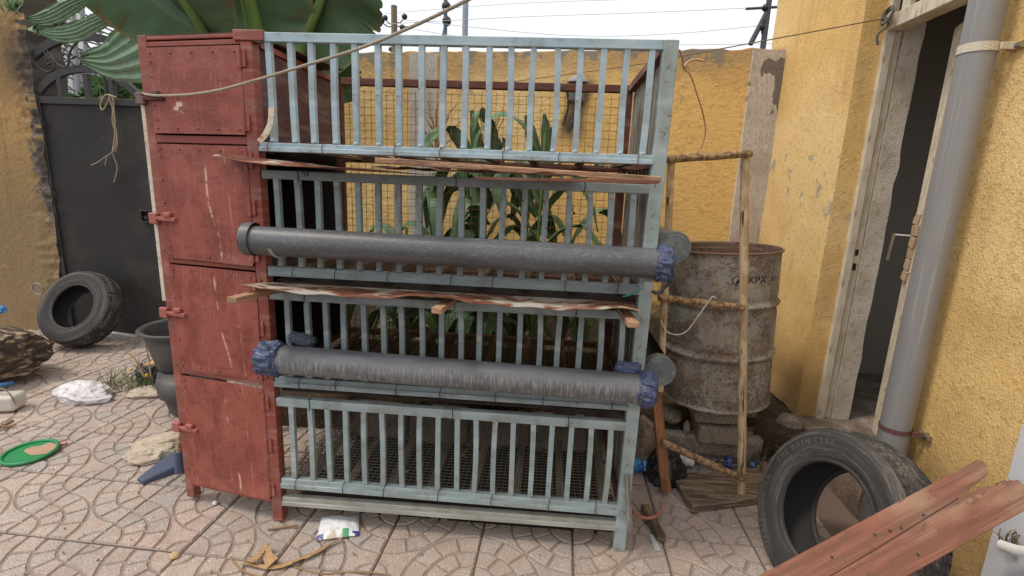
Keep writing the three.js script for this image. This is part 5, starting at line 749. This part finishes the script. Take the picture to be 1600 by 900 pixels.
{ // printed packet and dry leaves in front of the cage
  const P = [[494, 845], [561, 837], [561, 806], [503, 808]].map(([x, y]) => atY(x, y, 0.004)), nx = 24, ny = 14, pos = [], uv = [], idx = [];
  for (const s of [1, -1]) for (let j = 0; j <= ny; j++) for (let i = 0; i <= nx; i++) { const u = i / nx, v = j / ny, p = P[0].clone().lerp(P[1], u).lerp(P[3].clone().lerp(P[2], u), v); const h = s > 0 ? 0.008 + 0.022 * Math.sqrt(Math.max(0, Math.sin(u * Math.PI) * Math.sin(v * Math.PI))) + (sn(u * 9, v * 7, 1, 3) - 0.5) * 0.014 : 0.004; pos.push(p.x, h, p.z); uv.push(u, v); }
  const o2 = (nx + 1) * (ny + 1); for (let j = 0; j < ny; j++) for (let i = 0; i < nx; i++) { const a = j * (nx + 1) + i; idx.push(a, a + 1, a + nx + 1, a + 1, a + nx + 2, a + nx + 1); const b = a + o2; idx.push(b, b + nx + 1, b + 1, b + 1, b + nx + 1, b + nx + 2); }
  const g = new THREE.BufferGeometry(); g.setAttribute('position', new THREE.Float32BufferAttribute(pos, 3)); g.setAttribute('uv', new THREE.Float32BufferAttribute(uv, 2)); g.setIndex(idx); g.computeVertexNormals();
  solo('packet', g, mat({ side: THREE.DoubleSide, roughness: 0.4, map: tex(256, 128, (u, v) => { let c = C8(222, 224, 228); if (v < 0.13 && (u > 0.84 || u < 0.16) && fbm(u, v, 12, 6, 2, 751) > 0.4) c = C8(58, 66, 130); if (v < 0.2 && u > 0.6 && u < 0.76) c = C8(70, 150, 110); if (v > 0.55 && v < 0.95 && u > 0.3 && u < 0.82 && (Math.floor(v * 34) % 2) && vn(u, v, 60, 34, 753) > 0.35) c = C8(150, 152, 158); return mix3(c, C8(190, 160, 130), 0.7 * sstep(0.55, 0.7, fbm(u, v, 5, 4, 3, 755)) * sstep(0.5, 0.2, v)); }) }), 'white printed plastic packet lying on the paving in front of the cage', 'packet', P[0].clone().lerp(P[2], 0.5).toArray());
}
function blade(sp, wid, side, m, opt = {}) {                  // strip leaf: spine points, half width by position, sideways direction
  const cv = new THREE.CatmullRomCurve3(sp, false, 'centripetal'), n = opt.n ?? 26, k = opt.k ?? 4, pos = [], uv = [], idx = [];
  for (let i = 0; i <= n; i++) { const t = i / n, c = cv.getPoint(t), tg = cv.getTangent(t), s = (typeof side === 'function' ? side(t) : side).clone(); s.addScaledVector(tg, -s.dot(tg)).normalize(); const nn = V().crossVectors(tg, s); for (let j = -k; j <= k; j++) { const f = j / k, w = wid(t) * (1 - (opt.torn ?? 0) * Math.abs(f) * clamp((sn(t * 46, f > 0 ? 3 : 9, opt.seed ?? 1, 31) - 0.6) * 4)) * (typeof opt.asym === 'number' ? (f > 0 ? opt.asym : 1) : 1); const p = c.clone().addScaledVector(s, f * w).addScaledVector(nn, (opt.fold ?? 0.15) * Math.abs(f) * w + (opt.rip ?? 0) * (sn(t * 14, f * 3, opt.seed ?? 1, 5) - 0.5) * Math.abs(f) + (opt.pleat ?? 0) * Math.sin(f * 17)); pos.push(p.x, p.y, p.z); uv.push(opt.swap ? t : 0.5 + f / 2, opt.swap ? 0.5 + f / 2 : t); } }
  const q = 2 * k + 1; for (let i = 0; i < n; i++) for (let j = 0; j < q - 1; j++) { const a = i * q + j; idx.push(a, a + 1, a + q, a + 1, a + q + 1, a + q); }
  const g = new THREE.BufferGeometry(); g.setAttribute('position', new THREE.Float32BufferAttribute(pos, 3)); g.setAttribute('uv', new THREE.Float32BufferAttribute(uv, 2)); g.setIndex(idx); g.computeVertexNormals(); return g;
}
{
  const Q = (l, y = 0.012) => l.map(([x, v, h]) => atY(x, v, h ?? y));
  solo('dry_leaf', merge([blade(Q([[380, 878], [410, 882], [440, 880], [470, 870], [490, 862], [512, 850], [536, 840]], 0.015), (t) => 0.016 * Math.sin(Math.PI * clamp(t * 0.9 + 0.1)) + 0.004, V(0, 0.4, 1), M.dryLeaf, { rip: 0.02, fold: 0.5 }), blade(Q([[390, 877], [405, 866], [420, 850]], 0.03), (t) => 0.02 * (1 - t) + 0.004, V(1, 0.3, 0.4), M.dryLeaf, { rip: 0.02 }), blade(Q([[425, 880], [418, 868], [414, 852]], 0.03), (t) => 0.025 * (1 - t * 0.6), V(1, 0.3, 0.2), M.dryLeaf, { rip: 0.02 })]), M.dryLeaf, 'long curled dry brown leaf on the paving before the packet', 'dry leaf', [-1.0, 0, -1.62]);
  solo('dry_stick', tube(Q([[360, 870], [368, 882], [380, 892], [398, 899], [420, 905]], 0.008), 0.0035, 24, 5), M.tassel, 'thin pale curved straw on the paving at the bottom edge', 'straw', [-1.1, 0, -1.55]);
  solo('dry_stick', tube(Q([[419, 827], [440, 824], [465, 821]], 0.008), 0.005, 10, 5), M.stickDark, 'thin brown twig at the foot of the red cage post', 'twig', [-1.05, 0, -1.79]);
  solo('dry_stick', tube(Q([[460, 886], [500, 896], [560, 893], [610, 898]], 0.006), 0.0025, 24, 5), M.tassel, 'thin straw stalk along the bottom edge below the packet', 'straw', [-0.8, 0, -1.58]);
  solo('sandstone_chip', rock(atY(273, 872, 0).x, 0.012, atY(273, 872, 0).z, 0.018, 0.012, 0.018, 71, 0.2, 2), mat({ color: rgb(188, 160, 122) }), 'small tan stone chip lying on a paving joint at lower left', 'stone', [-1.45, 0, -1.58]);
  solo('paper_scrap', rock(atY(337, 788, 0).x, 0.01, atY(337, 788, 0).z, 0.013, 0.01, 0.013, 73, 0.3, 2), M.bagWhite, 'tiny white scrap under the red cabinet', 'scrap', [-1.4, 0, -1.92]);
  // hoe-like piece right of the cage
  const t = thing('wooden_hook', 'wooden handle stub with a curved rusty blade lying beside the cage leg', 'tool', [0.53, 0, -2.0]);
  part(t, 'handle', beam(atY(1007, 792, 0.02), atY(1034, 842, 0.025), 0.04, 0.032, 0.004), M.woodOld); part(t, 'blade', tube(Q([[988, 796], [994, 804], [1006, 809], [1018, 809], [1028, 804], [1034, 794], [1034, 786]], 0.045), 0.0075, 40, 6).scale(1, 1, 1), mat({ color: rgb(176, 118, 98) }), 'curved rusty blade');
  solo('tile_scrap', beam(atY(1019, 836, 0.008), atY(1028, 860, 0.008), 0.025, 0.008, 0.001), mat({ color: rgb(176, 182, 178) }), 'pale tile sliver lying under the curved blade tool', 'tile scrap', [0.55, 0, -1.88]);
}
// ---------- plants ----------
{
  const t = thing('banana_plant', 'banana plant with huge drooping dark green leaves behind the cage', 'banana plant', [-1.75, 0, -3.15]);
  const stem = (pts, r0, r1) => { const cv = new THREE.CatmullRomCurve3(pts), L = []; const g = new THREE.TubeGeometry(cv, 24, 1, 14, false), p = g.attributes.position; for (let i = 0; i < p.count; i++) { const k = Math.floor(i / 15) / 24, c = cv.getPointAt(k); const r = r0 + (r1 - r0) * k; p.setXYZ(i, c.x + (p.getX(i) - c.x) * r, c.y + (p.getY(i) - c.y) * r, c.z + (p.getZ(i) - c.z) * r); } g.computeVertexNormals(); return g; };
  part(t, 'trunk', stem([V(-1.8, 0.0, -3.15), V(-1.8, 0.9, -3.15), at(408, 100, -3.15), at(398, 40, -3.1), at(380, -40, -3.0)], 0.11, 0.045), M.petiole);
  part(t, 'petiole', stem([V(-1.85, 1.4, -3.15), at(330, 75, -3.05), at(300, 20, -2.95), at(265, -30, -2.85), at(225, -90, -2.75)], 0.05, 0.02), M.petiole); part(t, 'petiole', stem([V(-1.75, 1.5, -3.15), at(470, 80, -3.1), at(498, 10, -3.05), at(520, -60, -3.0)], 0.04, 0.02), M.petiole);
  const L = (pts, wid, side, m, o = {}) => part(t, 'leaf', blade(pts, wid, side, m, Object.assign({ n: 150, k: 8, swap: true, rip: 0.08, fold: 0.18, torn: 0.14 }, o)), m);
  const lw = (w) => (t2) => w * Math.pow(Math.sin(Math.PI * clamp(0.04 + t2 * 0.94)), 0.55);
  const px = (l) => l.map(([x, y, z]) => at(x, y, z));
  L(px([[345, 70, -3.1], [300, 20, -2.95], [262, -30, -2.85], [200, -140, -2.7], [120, -300, -2.6]]), lw(0.42), V(1, -0.25, 0.2), M.leafDark, { seed: 2, asym: 0.9 });
  L(px([[412, 110, -3.15], [400, 40, -3.1], [385, -30, -3.0], [360, -140, -2.9], [330, -300, -2.8]]), lw(0.4), V(1, 0, 0.3), M.leafDark, { seed: 5 });
  L(px([[470, 120, -3.2], [495, 20, -3.1], [512, -40, -3.0], [540, -160, -2.9]]), lw(0.38), V(1, 0.1, 0.25), M.leafDark, { seed: 8, asym: 0.95 });
  L(px([[430, 20, -3.3], [490, 60, -3.4], [525, 110, -3.5], [545, 160, -3.55]]), lw(0.2), V(0.8, 0.5, 0), M.leafDark, { seed: 11 });
  L(px([[430, 60, -3.35], [455, 100, -3.3], [470, 150, -3.3]]), lw(0.14), V(1, 0.2, 0), M.leafDark, { seed: 13 });
  // torn pale strips hanging over the gate
  L(px([[216, 72, -2.95], [192, 85, -3.0], [165, 95, -3.05], [128, 92, -3.1]]), (t2) => 0.012 + 0.19 * Math.pow(1 - t2, 0.6), V(0.2, 1, 0.2), M.leafPale, { seed: 21, rip: 0.05, swap: false, pleat: 0.007, k: 24 });
  L(px([[330, 60, -3.05], [268, 22, -2.97], [210, -22, -2.9], [140, -75, -2.8], [60, -130, -2.65]]), (t2) => 0.05 + 0.22 * Math.pow(Math.sin(Math.PI * clamp(0.12 + t2 * 0.8)), 0.6), V(0.5, 1, -0.1), M.leafDark, { seed: 20, rip: 0.05 });
  L(px([[170, 25, -2.95], [140, 38, -3.0], [115, 50, -3.05], [85, 53, -3.1], [62, 48, -3.12]]), (t2) => 0.055 * Math.pow(Math.sin(Math.PI * clamp(t2 * 0.85 + 0.12)), 0.5), V(0.1, 1, 0.3), M.leafPale, { seed: 23, rip: 0.03, swap: false, pleat: 0.004, k: 20 });
  L(px([[140, -6, -2.95], [110, 8, -3.0], [85, 22, -3.05], [62, 30, -3.1], [42, 29, -3.12]]), (t2) => 0.05 * Math.pow(Math.sin(Math.PI * clamp(t2 * 0.9 + 0.1)), 0.6), V(0.1, 1, 0.3), M.leafPale, { seed: 25, rip: 0.03, swap: false, pleat: 0.004, k: 20 });
  L(px([[88, 34, -3.1], [70, 42, -3.12], [58, 46, -3.13], [62, 56, -3.14]]), () => 0.03, V(0.2, 1, 0.5), M.leafDark, { seed: 27 });
  L(px([[103, 62, -3.1], [104, 72, -3.12], [101, 80, -3.13]]), (t2) => 0.03 * (1 - t2 * 0.6), V(1, 0.1, 0.3), M.leafDark, { seed: 28 });
}
function maize(label, base, h, seed, tassel, lean = 0, nL = 9) {
  const t = thing('maize_plant', label, 'maize plant', base), R = RNG(seed), [bx0, by0, bz0] = base, top = V(bx0 + lean, by0 + h, bz0);
  part(t, 'stalk', rod(V(bx0, by0, bz0), top, 0.014, 8, 0.008), M.petiole);
  for (let i = 0; i < nL; i++) {
    const k = 0.12 + 0.8 * i / nL, p = V(bx0, by0, bz0).lerp(top, k), a = i * Math.PI + (R() - 0.5) * 1.4 + seed * 0.3, len = (0.36 + R() * 0.28) * (1 - 0.25 * k), dx = Math.cos(a), dz = Math.sin(a) * 0.6, up = 0.5 + R() * 0.4;
    const pts = [p, V(p.x + dx * len * 0.25, p.y + len * up * 0.55, p.z + dz * len * 0.25), V(p.x + dx * len * 0.6, p.y + len * up * 0.72, p.z + dz * len * 0.6), V(p.x + dx * len * 0.88, p.y + len * (up * 0.72 - 0.26), p.z + dz * len * 0.88), V(p.x + dx * len, p.y + len * (up * 0.4 - 0.42), p.z + dz * len)];
    part(t, 'leaf', blade(pts, (q) => 0.052 * Math.pow(Math.sin(Math.PI * clamp(0.12 + q * 0.86)), 0.7), V(-dz, 0.2, dx), M.maize, { rip: 0.05, seed: i + seed, fold: 0.35, n: 22, k: 3 }), M.maize);
  }
  if (tassel) { const g = [], n = tassel; for (let i = 0; i < n; i++) { const a = i * 2.4, s = 0.05 + R() * 0.13, q = top.clone().add(V(0, 0.02 + i * 0.012, 0)); g.push(tube([q, V(q.x + Math.cos(a) * s * 0.4, q.y + 0.1, q.z + Math.sin(a) * s * 0.4), V(q.x + Math.cos(a) * s, q.y + 0.12 + R() * 0.1, q.z + Math.sin(a) * s)], 0.0035, 10, 4)); } g.push(rod(top, V(top.x, top.y + 0.32, top.z), 0.005, 5)); part(t, 'tassel', merge(g), M.tassel, 'dry brown flower tassel'); }
  return t;
}
maize('bushy maize plant with wide dry tassel behind the cage middle', [-0.74, 0.15, -3.2], 1.45, 3, 16, 0.0, 17);
maize('maize plant with small tassel right of the bushy one', [-0.46, 0.15, -3.25], 1.5, 8, 6, 0.05, 14);
maize('short maize plant left of the bushy one', [-0.86, 0.15, -3.05], 1.05, 12, 0, -0.03, 13);
maize('slim upright maize plant behind the cage centre right', [-0.16, 0.15, -3.3], 1.6, 15, 0, 0.02, 11);
const mA = maize('tall leafy maize plant rising behind the top tier left of the lamp', [-0.08, 0.15, -3.05], 1.72, 43, 0, 0.03, 12);
const mB = maize('tall maize plant with broad leaves rising behind the top tier centre', [-0.4, 0.15, -3.0], 1.62, 47, 0, 0.02, 13);
maize('small maize plant with few leaves near the cage right end', [0.1, 0.15, -3.2], 1.15, 21, 0, 0.04, 9);
maize('low maize plant at the foot of the wall, rightmost behind the cage', [0.26, 0.15, -3.4], 0.9, 27, 0, 0, 6);
maize('dense maize plant in the shade behind the lower tiers, near the nest', [-0.6, 0.15, -3.02], 0.95, 33, 0, 0.05, 13);
maize('dense maize plant behind the lower tiers, near the middle slats', [-0.3, 0.15, -3.05], 0.8, 37, 0, -0.04, 12);
{
  const R = RNG(211), g = []; for (let i = 0; i < 150; i++) { const x = -1.4 + R() * 2.0, z = -2.78 - R() * 1.1, a = R() * 6.28, l = 0.12 + R() * 0.22, y = 0.19 + R() * 0.1, c = Math.cos(a), s = Math.sin(a); g.push(blade([V(x, y, z), V(x + c * l * 0.5, y + R() * 0.12, z + s * l * 0.5), V(x + c * l, y - 0.03, z + s * l)], (t) => 0.022 * Math.sin(Math.PI * clamp(t * 0.9 + 0.06)), V(-s, 0.3, c), M.dryLeaf, { n: 8, k: 2, rip: 0.03, seed: i })); }
  stuff(solo('leaf_litter', merge(g), mat({ color: rgb(92, 74, 54), side: THREE.DoubleSide }), 'brown fallen maize leaves on the soil behind the cage', 'litter', [-0.4, 0.15, -3.2]));
}
const up = (t, l, w, s, z = -3.08) => part(t, 'leaf', blade(l.map(([x, y], i) => at(x, y, z + 0.02 * i)), (q) => w * Math.pow(Math.sin(Math.PI * clamp(0.12 + q * 0.84)), 0.7), V(1, 0.15, 0.35), M.maize, { rip: 0.04, seed: s, fold: 0.4, n: 24, k: 3 }), M.maize);
up(mB, [[748, 330], [752, 270], [742, 215], [737, 172]], 0.045, 51); up(mB, [[745, 300], [728, 240], [700, 206], [672, 222], [660, 250]], 0.05, 52); up(mB, [[755, 300], [770, 230], [762, 190], [748, 175], [740, 205]], 0.036, 53); up(mB, [[752, 310], [772, 240], [785, 222], [800, 240]], 0.03, 54);
up(mA, [[842, 330], [838, 260], [830, 215], [822, 180]], 0.04, 55); up(mA, [[846, 320], [850, 250], [852, 205], [850, 178]], 0.034, 56); up(mA, [[848, 320], [858, 250], [864, 210], [868, 190]], 0.028, 57); up(mA, [[850, 330], [880, 290], [920, 268], [945, 256]], 0.03, 58); up(mA, [[838, 340], [815, 300], [800, 270], [786, 280]], 0.04, 59);
// ---------- beyond the wall ----------
function pole(label, x, z, h, r, m, arms, box) {
  const t = thing('utility_pole', label, 'utility pole', [x, 0, z]); part(t, 'shaft', rod(V(x, 0, z), V(x, h, z), r, 12, r * 0.8), m);
  for (const [dx, y, s] of arms) { part(t, 'insulator', merge([uvBox(new THREE.SphereGeometry(0.07 * s, 10, 8).translate(x + dx, y, z)), tube([V(x, y - 0.1 * s, z), V(x + dx * 0.5, y - 0.14 * s, z), V(x + dx, y - 0.03, z)], 0.015, 10, 5)]), M.darkMetal); }
  return t;
}
{
  const y = (px, py, z) => at(px, py, z).y, x = (px, py, z) => at(px, py, z).x, Z = -14;
  pole('brown wooden utility pole with four round insulators beyond the wall', x(616, 40, Z), Z, y(616, 9, Z), 0.1, mat({ color: rgb(128, 108, 88) }), [[-0.24, y(607, 28, Z), 1], [-0.33, y(603, 33, Z), 1], [0.28, y(631, 26, Z), 1.1], [0.22, y(627, 43, Z), 1.1], [0.6, y(648, 37, Z), 0.6], [-0.1, y(607, 77, Z), 0.9]]);
  const Z2 = -16, pa = x(696, 30, Z2); const t = pole('dark forked lamp pole beyond the wall, left of the pale pole', pa, Z2, 7.5, 0.07, mat({ color: rgb(88, 104, 124) }), [[0.02, y(695, 10, Z2), 2], [0.04, y(696, 33, Z2), 2]]); part(t, 'brace', rod(V(pa, y(697, 40, Z2), Z2), V(pa - 0.14, y(692, 80, Z2), Z2), 0.05), mat({ color: rgb(88, 104, 124) }));
  const Z3 = -20; pole('pale grey concrete utility pole beyond the wall', x(727, 30, Z3), Z3, 10, 0.13, mat({ color: rgb(150, 158, 172) }), []);
  const Z4 = -13, xb = x(1198, 30, Z4), t4 = pole('dark utility pole with slanting brace beside the house corner', xb, Z4, 7, 0.075, mat({ color: rgb(84, 80, 88) }), [[-0.1, y(1191, 42, Z4), 1.2], [-0.06, y(1196, 12, Z4), 1.2]]); part(t4, 'brace', rod(V(xb - 0.3, y(1186, 70, Z4), Z4), V(xb - 0.02, y(1198, 20, Z4), Z4), 0.06), mat({ color: rgb(84, 80, 88) })); part(t4, 'crossarm', rod(V(xb - 0.5, y(1178, 14, Z4), Z4), V(xb + 0.8, y(1222, 8, Z4), Z4), 0.03), mat({ color: rgb(84, 80, 88) }));
  const lines = [[[[560, 25], [800, 6], [1100, -4]], -15, 'topmost'], [[[560, 40], [800, 27], [1000, 20], [1180, 12]], -13.4, 'second from the top'], [[[620, 30], [900, 56], [1060, 52], [1190, 40]], -13.6, 'third from the top'], [[[640, 45], [760, 62], [1000, 70], [1220, 68]], -14.4, 'lowest']];
  for (const [l, z, w] of lines) { const p = l.map(([a, b]) => at(a, b, z)); solo('power_line', tube(p, 0.007, 40, 5), mat({ color: rgb(196, 198, 204) }), `thin power line crossing the white sky, ${w} of four`, 'power line', p[1].toArray()); }
}
{ // what shows through the gate's arches: pale building, steel lattice, trees
  const Z = -13, P = (x, y) => at(x, y, Z), a = P(40, 96), b = P(240, 170);
  const t = thing('pale_building', 'pale blue-white building with concrete columns beyond the gate', 'building', [-12, 0, Z - 2]); part(t, 'wall', boxAt(a.x - 3, b.x + 6, 0, P(90, 78).y, Z - 4, Z - 0.5, 0), mat({ color: rgb(188, 200, 212) })); part(t, 'roof_slab', boxAt(a.x - 3.2, b.x + 6.2, P(90, 78).y, P(90, 74).y, Z - 4.2, Z - 0.2, 0), mat({ color: rgb(200, 192, 170) }));
  for (const [x, y] of [[92, 50], [152, 85]]) { const c = P(x, y); part(t, 'column', boxAt(c.x - 0.28, c.x + 0.28, 0, c.y + (x < 100 ? 2.6 : 0), Z - 0.45, Z + 0.1, 0.02), mat({ color: rgb(206, 206, 206) })); }
  for (let i = 0; i < 5; i++) { const c = P(66 + i * 36, 118); part(t, 'window', boxAt(c.x - 0.35, c.x + 0.35, c.y - 0.45, c.y + 0.45, Z - 0.499, Z - 0.46, 0), mat({ color: rgb(140, 162, 184), roughness: 0.2 })); }
  const s = thing('steel_lattice', 'grey steel lattice tower of thin crossing bars behind the gate', 'lattice tower', [-11, 0, -11.5]), R = RNG(151), Zl = -11.5; const q = (x, y) => at(x, y, Zl);
  const bars = []; for (let i = 0; i < 44; i++) { const x = 40 + R() * 130, y = -10 + R() * 150, d = R() < 0.5 ? 1 : -1, l = 12 + R() * 30; bars.push(rod(q(x, y), q(x + d * l, y + l * (0.3 + R() * 0.6)).add(V(0, 0, -R() * 1.5)), 0.022, 5)); } stuff(part(s, 'cross_bars', merge(bars), mat({ color: rgb(128, 130, 136) })));
  for (const [x0, y0, x1, y1] of [[48, -20, 56, 150], [112, -20, 108, 160], [128, 10, 134, 160]]) part(s, 'leg', rod(q(x1, y1).setY(0), q(x0, y0), 0.05, 6), mat({ color: rgb(150, 150, 154) }));
}
function tree(label, x, z, h, r, seed) {
  const t = thing('tree', label, 'tree', [x, 0, z], 'trees beyond the gate'), R = RNG(seed); part(t, 'trunk', rod(V(x, 0, z), V(x, h - r * 0.3, z), 0.12, 8, 0.06), M.woodOld); const pos = [];
  for (let i = 0; i < 2600; i++) { const a = R() * 6.28, b = Math.acos(2 * R() - 1), q = r * Math.pow(R(), 0.4) * (0.65 + 0.5 * sn(Math.cos(a) * 2, Math.sin(a) * 2, b * 2, seed)); const c = V(x + q * Math.sin(b) * Math.cos(a), h - r * 0.2 + q * Math.cos(b) * 0.7, z + q * Math.sin(b) * Math.sin(a)); const u = V(R() - 0.5, R() - 0.5, R() - 0.5).normalize(), w = V(R() - 0.5, R() - 0.5, R() - 0.5).cross(u).normalize(), s = 0.07 + R() * 0.07; for (const [k, l] of [[-1, 0], [1, 0], [0, 1.6]]) pos.push(c.x + (u.x * k + w.x * l) * s, c.y + (u.y * k + w.y * l) * s, c.z + (u.z * k + w.z * l) * s); }
  const g = new THREE.BufferGeometry(); g.setAttribute('position', new THREE.Float32BufferAttribute(pos, 3)); g.setAttribute('uv', new THREE.Float32BufferAttribute(new Float32Array(pos.length / 3 * 2), 2)); g.computeVertexNormals(); stuff(part(t, 'crown', g, M.foliage));
}
{ const c = at(75, 148, -9), d = at(190, 140, -10), e = at(225, 150, -11); tree('small bushy tree at the left end of the gate opening', c.x, -9, c.y - 0.12, 0.5, 3); tree('round dark tree showing under the right of the gate arch', d.x, -10, d.y - 0.1, 0.7, 6); tree('olive tree partly hidden by the red cabinet edge', e.x, -11, e.y + 0.05, 0.8, 9);
  const f = at(20, 5, -3.6); const R = RNG(171), g = []; for (let i = 0; i < 16; i++) { const p = at(6 + R() * 30, -8 + R() * 12, -3.7 + R() * 0.1); g.push(blade([p, p.clone().add(V((R() - 0.5) * 0.08, -0.03, 0.02)), p.clone().add(V((R() - 0.5) * 0.14, -0.1, 0.02))], (t) => 0.018 * Math.sin(Math.PI * clamp(t * 0.9 + 0.1)), V(1, 0, 0.3), M.foliage, { n: 8, k: 2 })); } solo('hanging_twig', merge(g), M.foliage, 'dark leafy twig hanging into the top left corner over the wall', 'twig', f.toArray()); }
renderer.render(scene, camera);
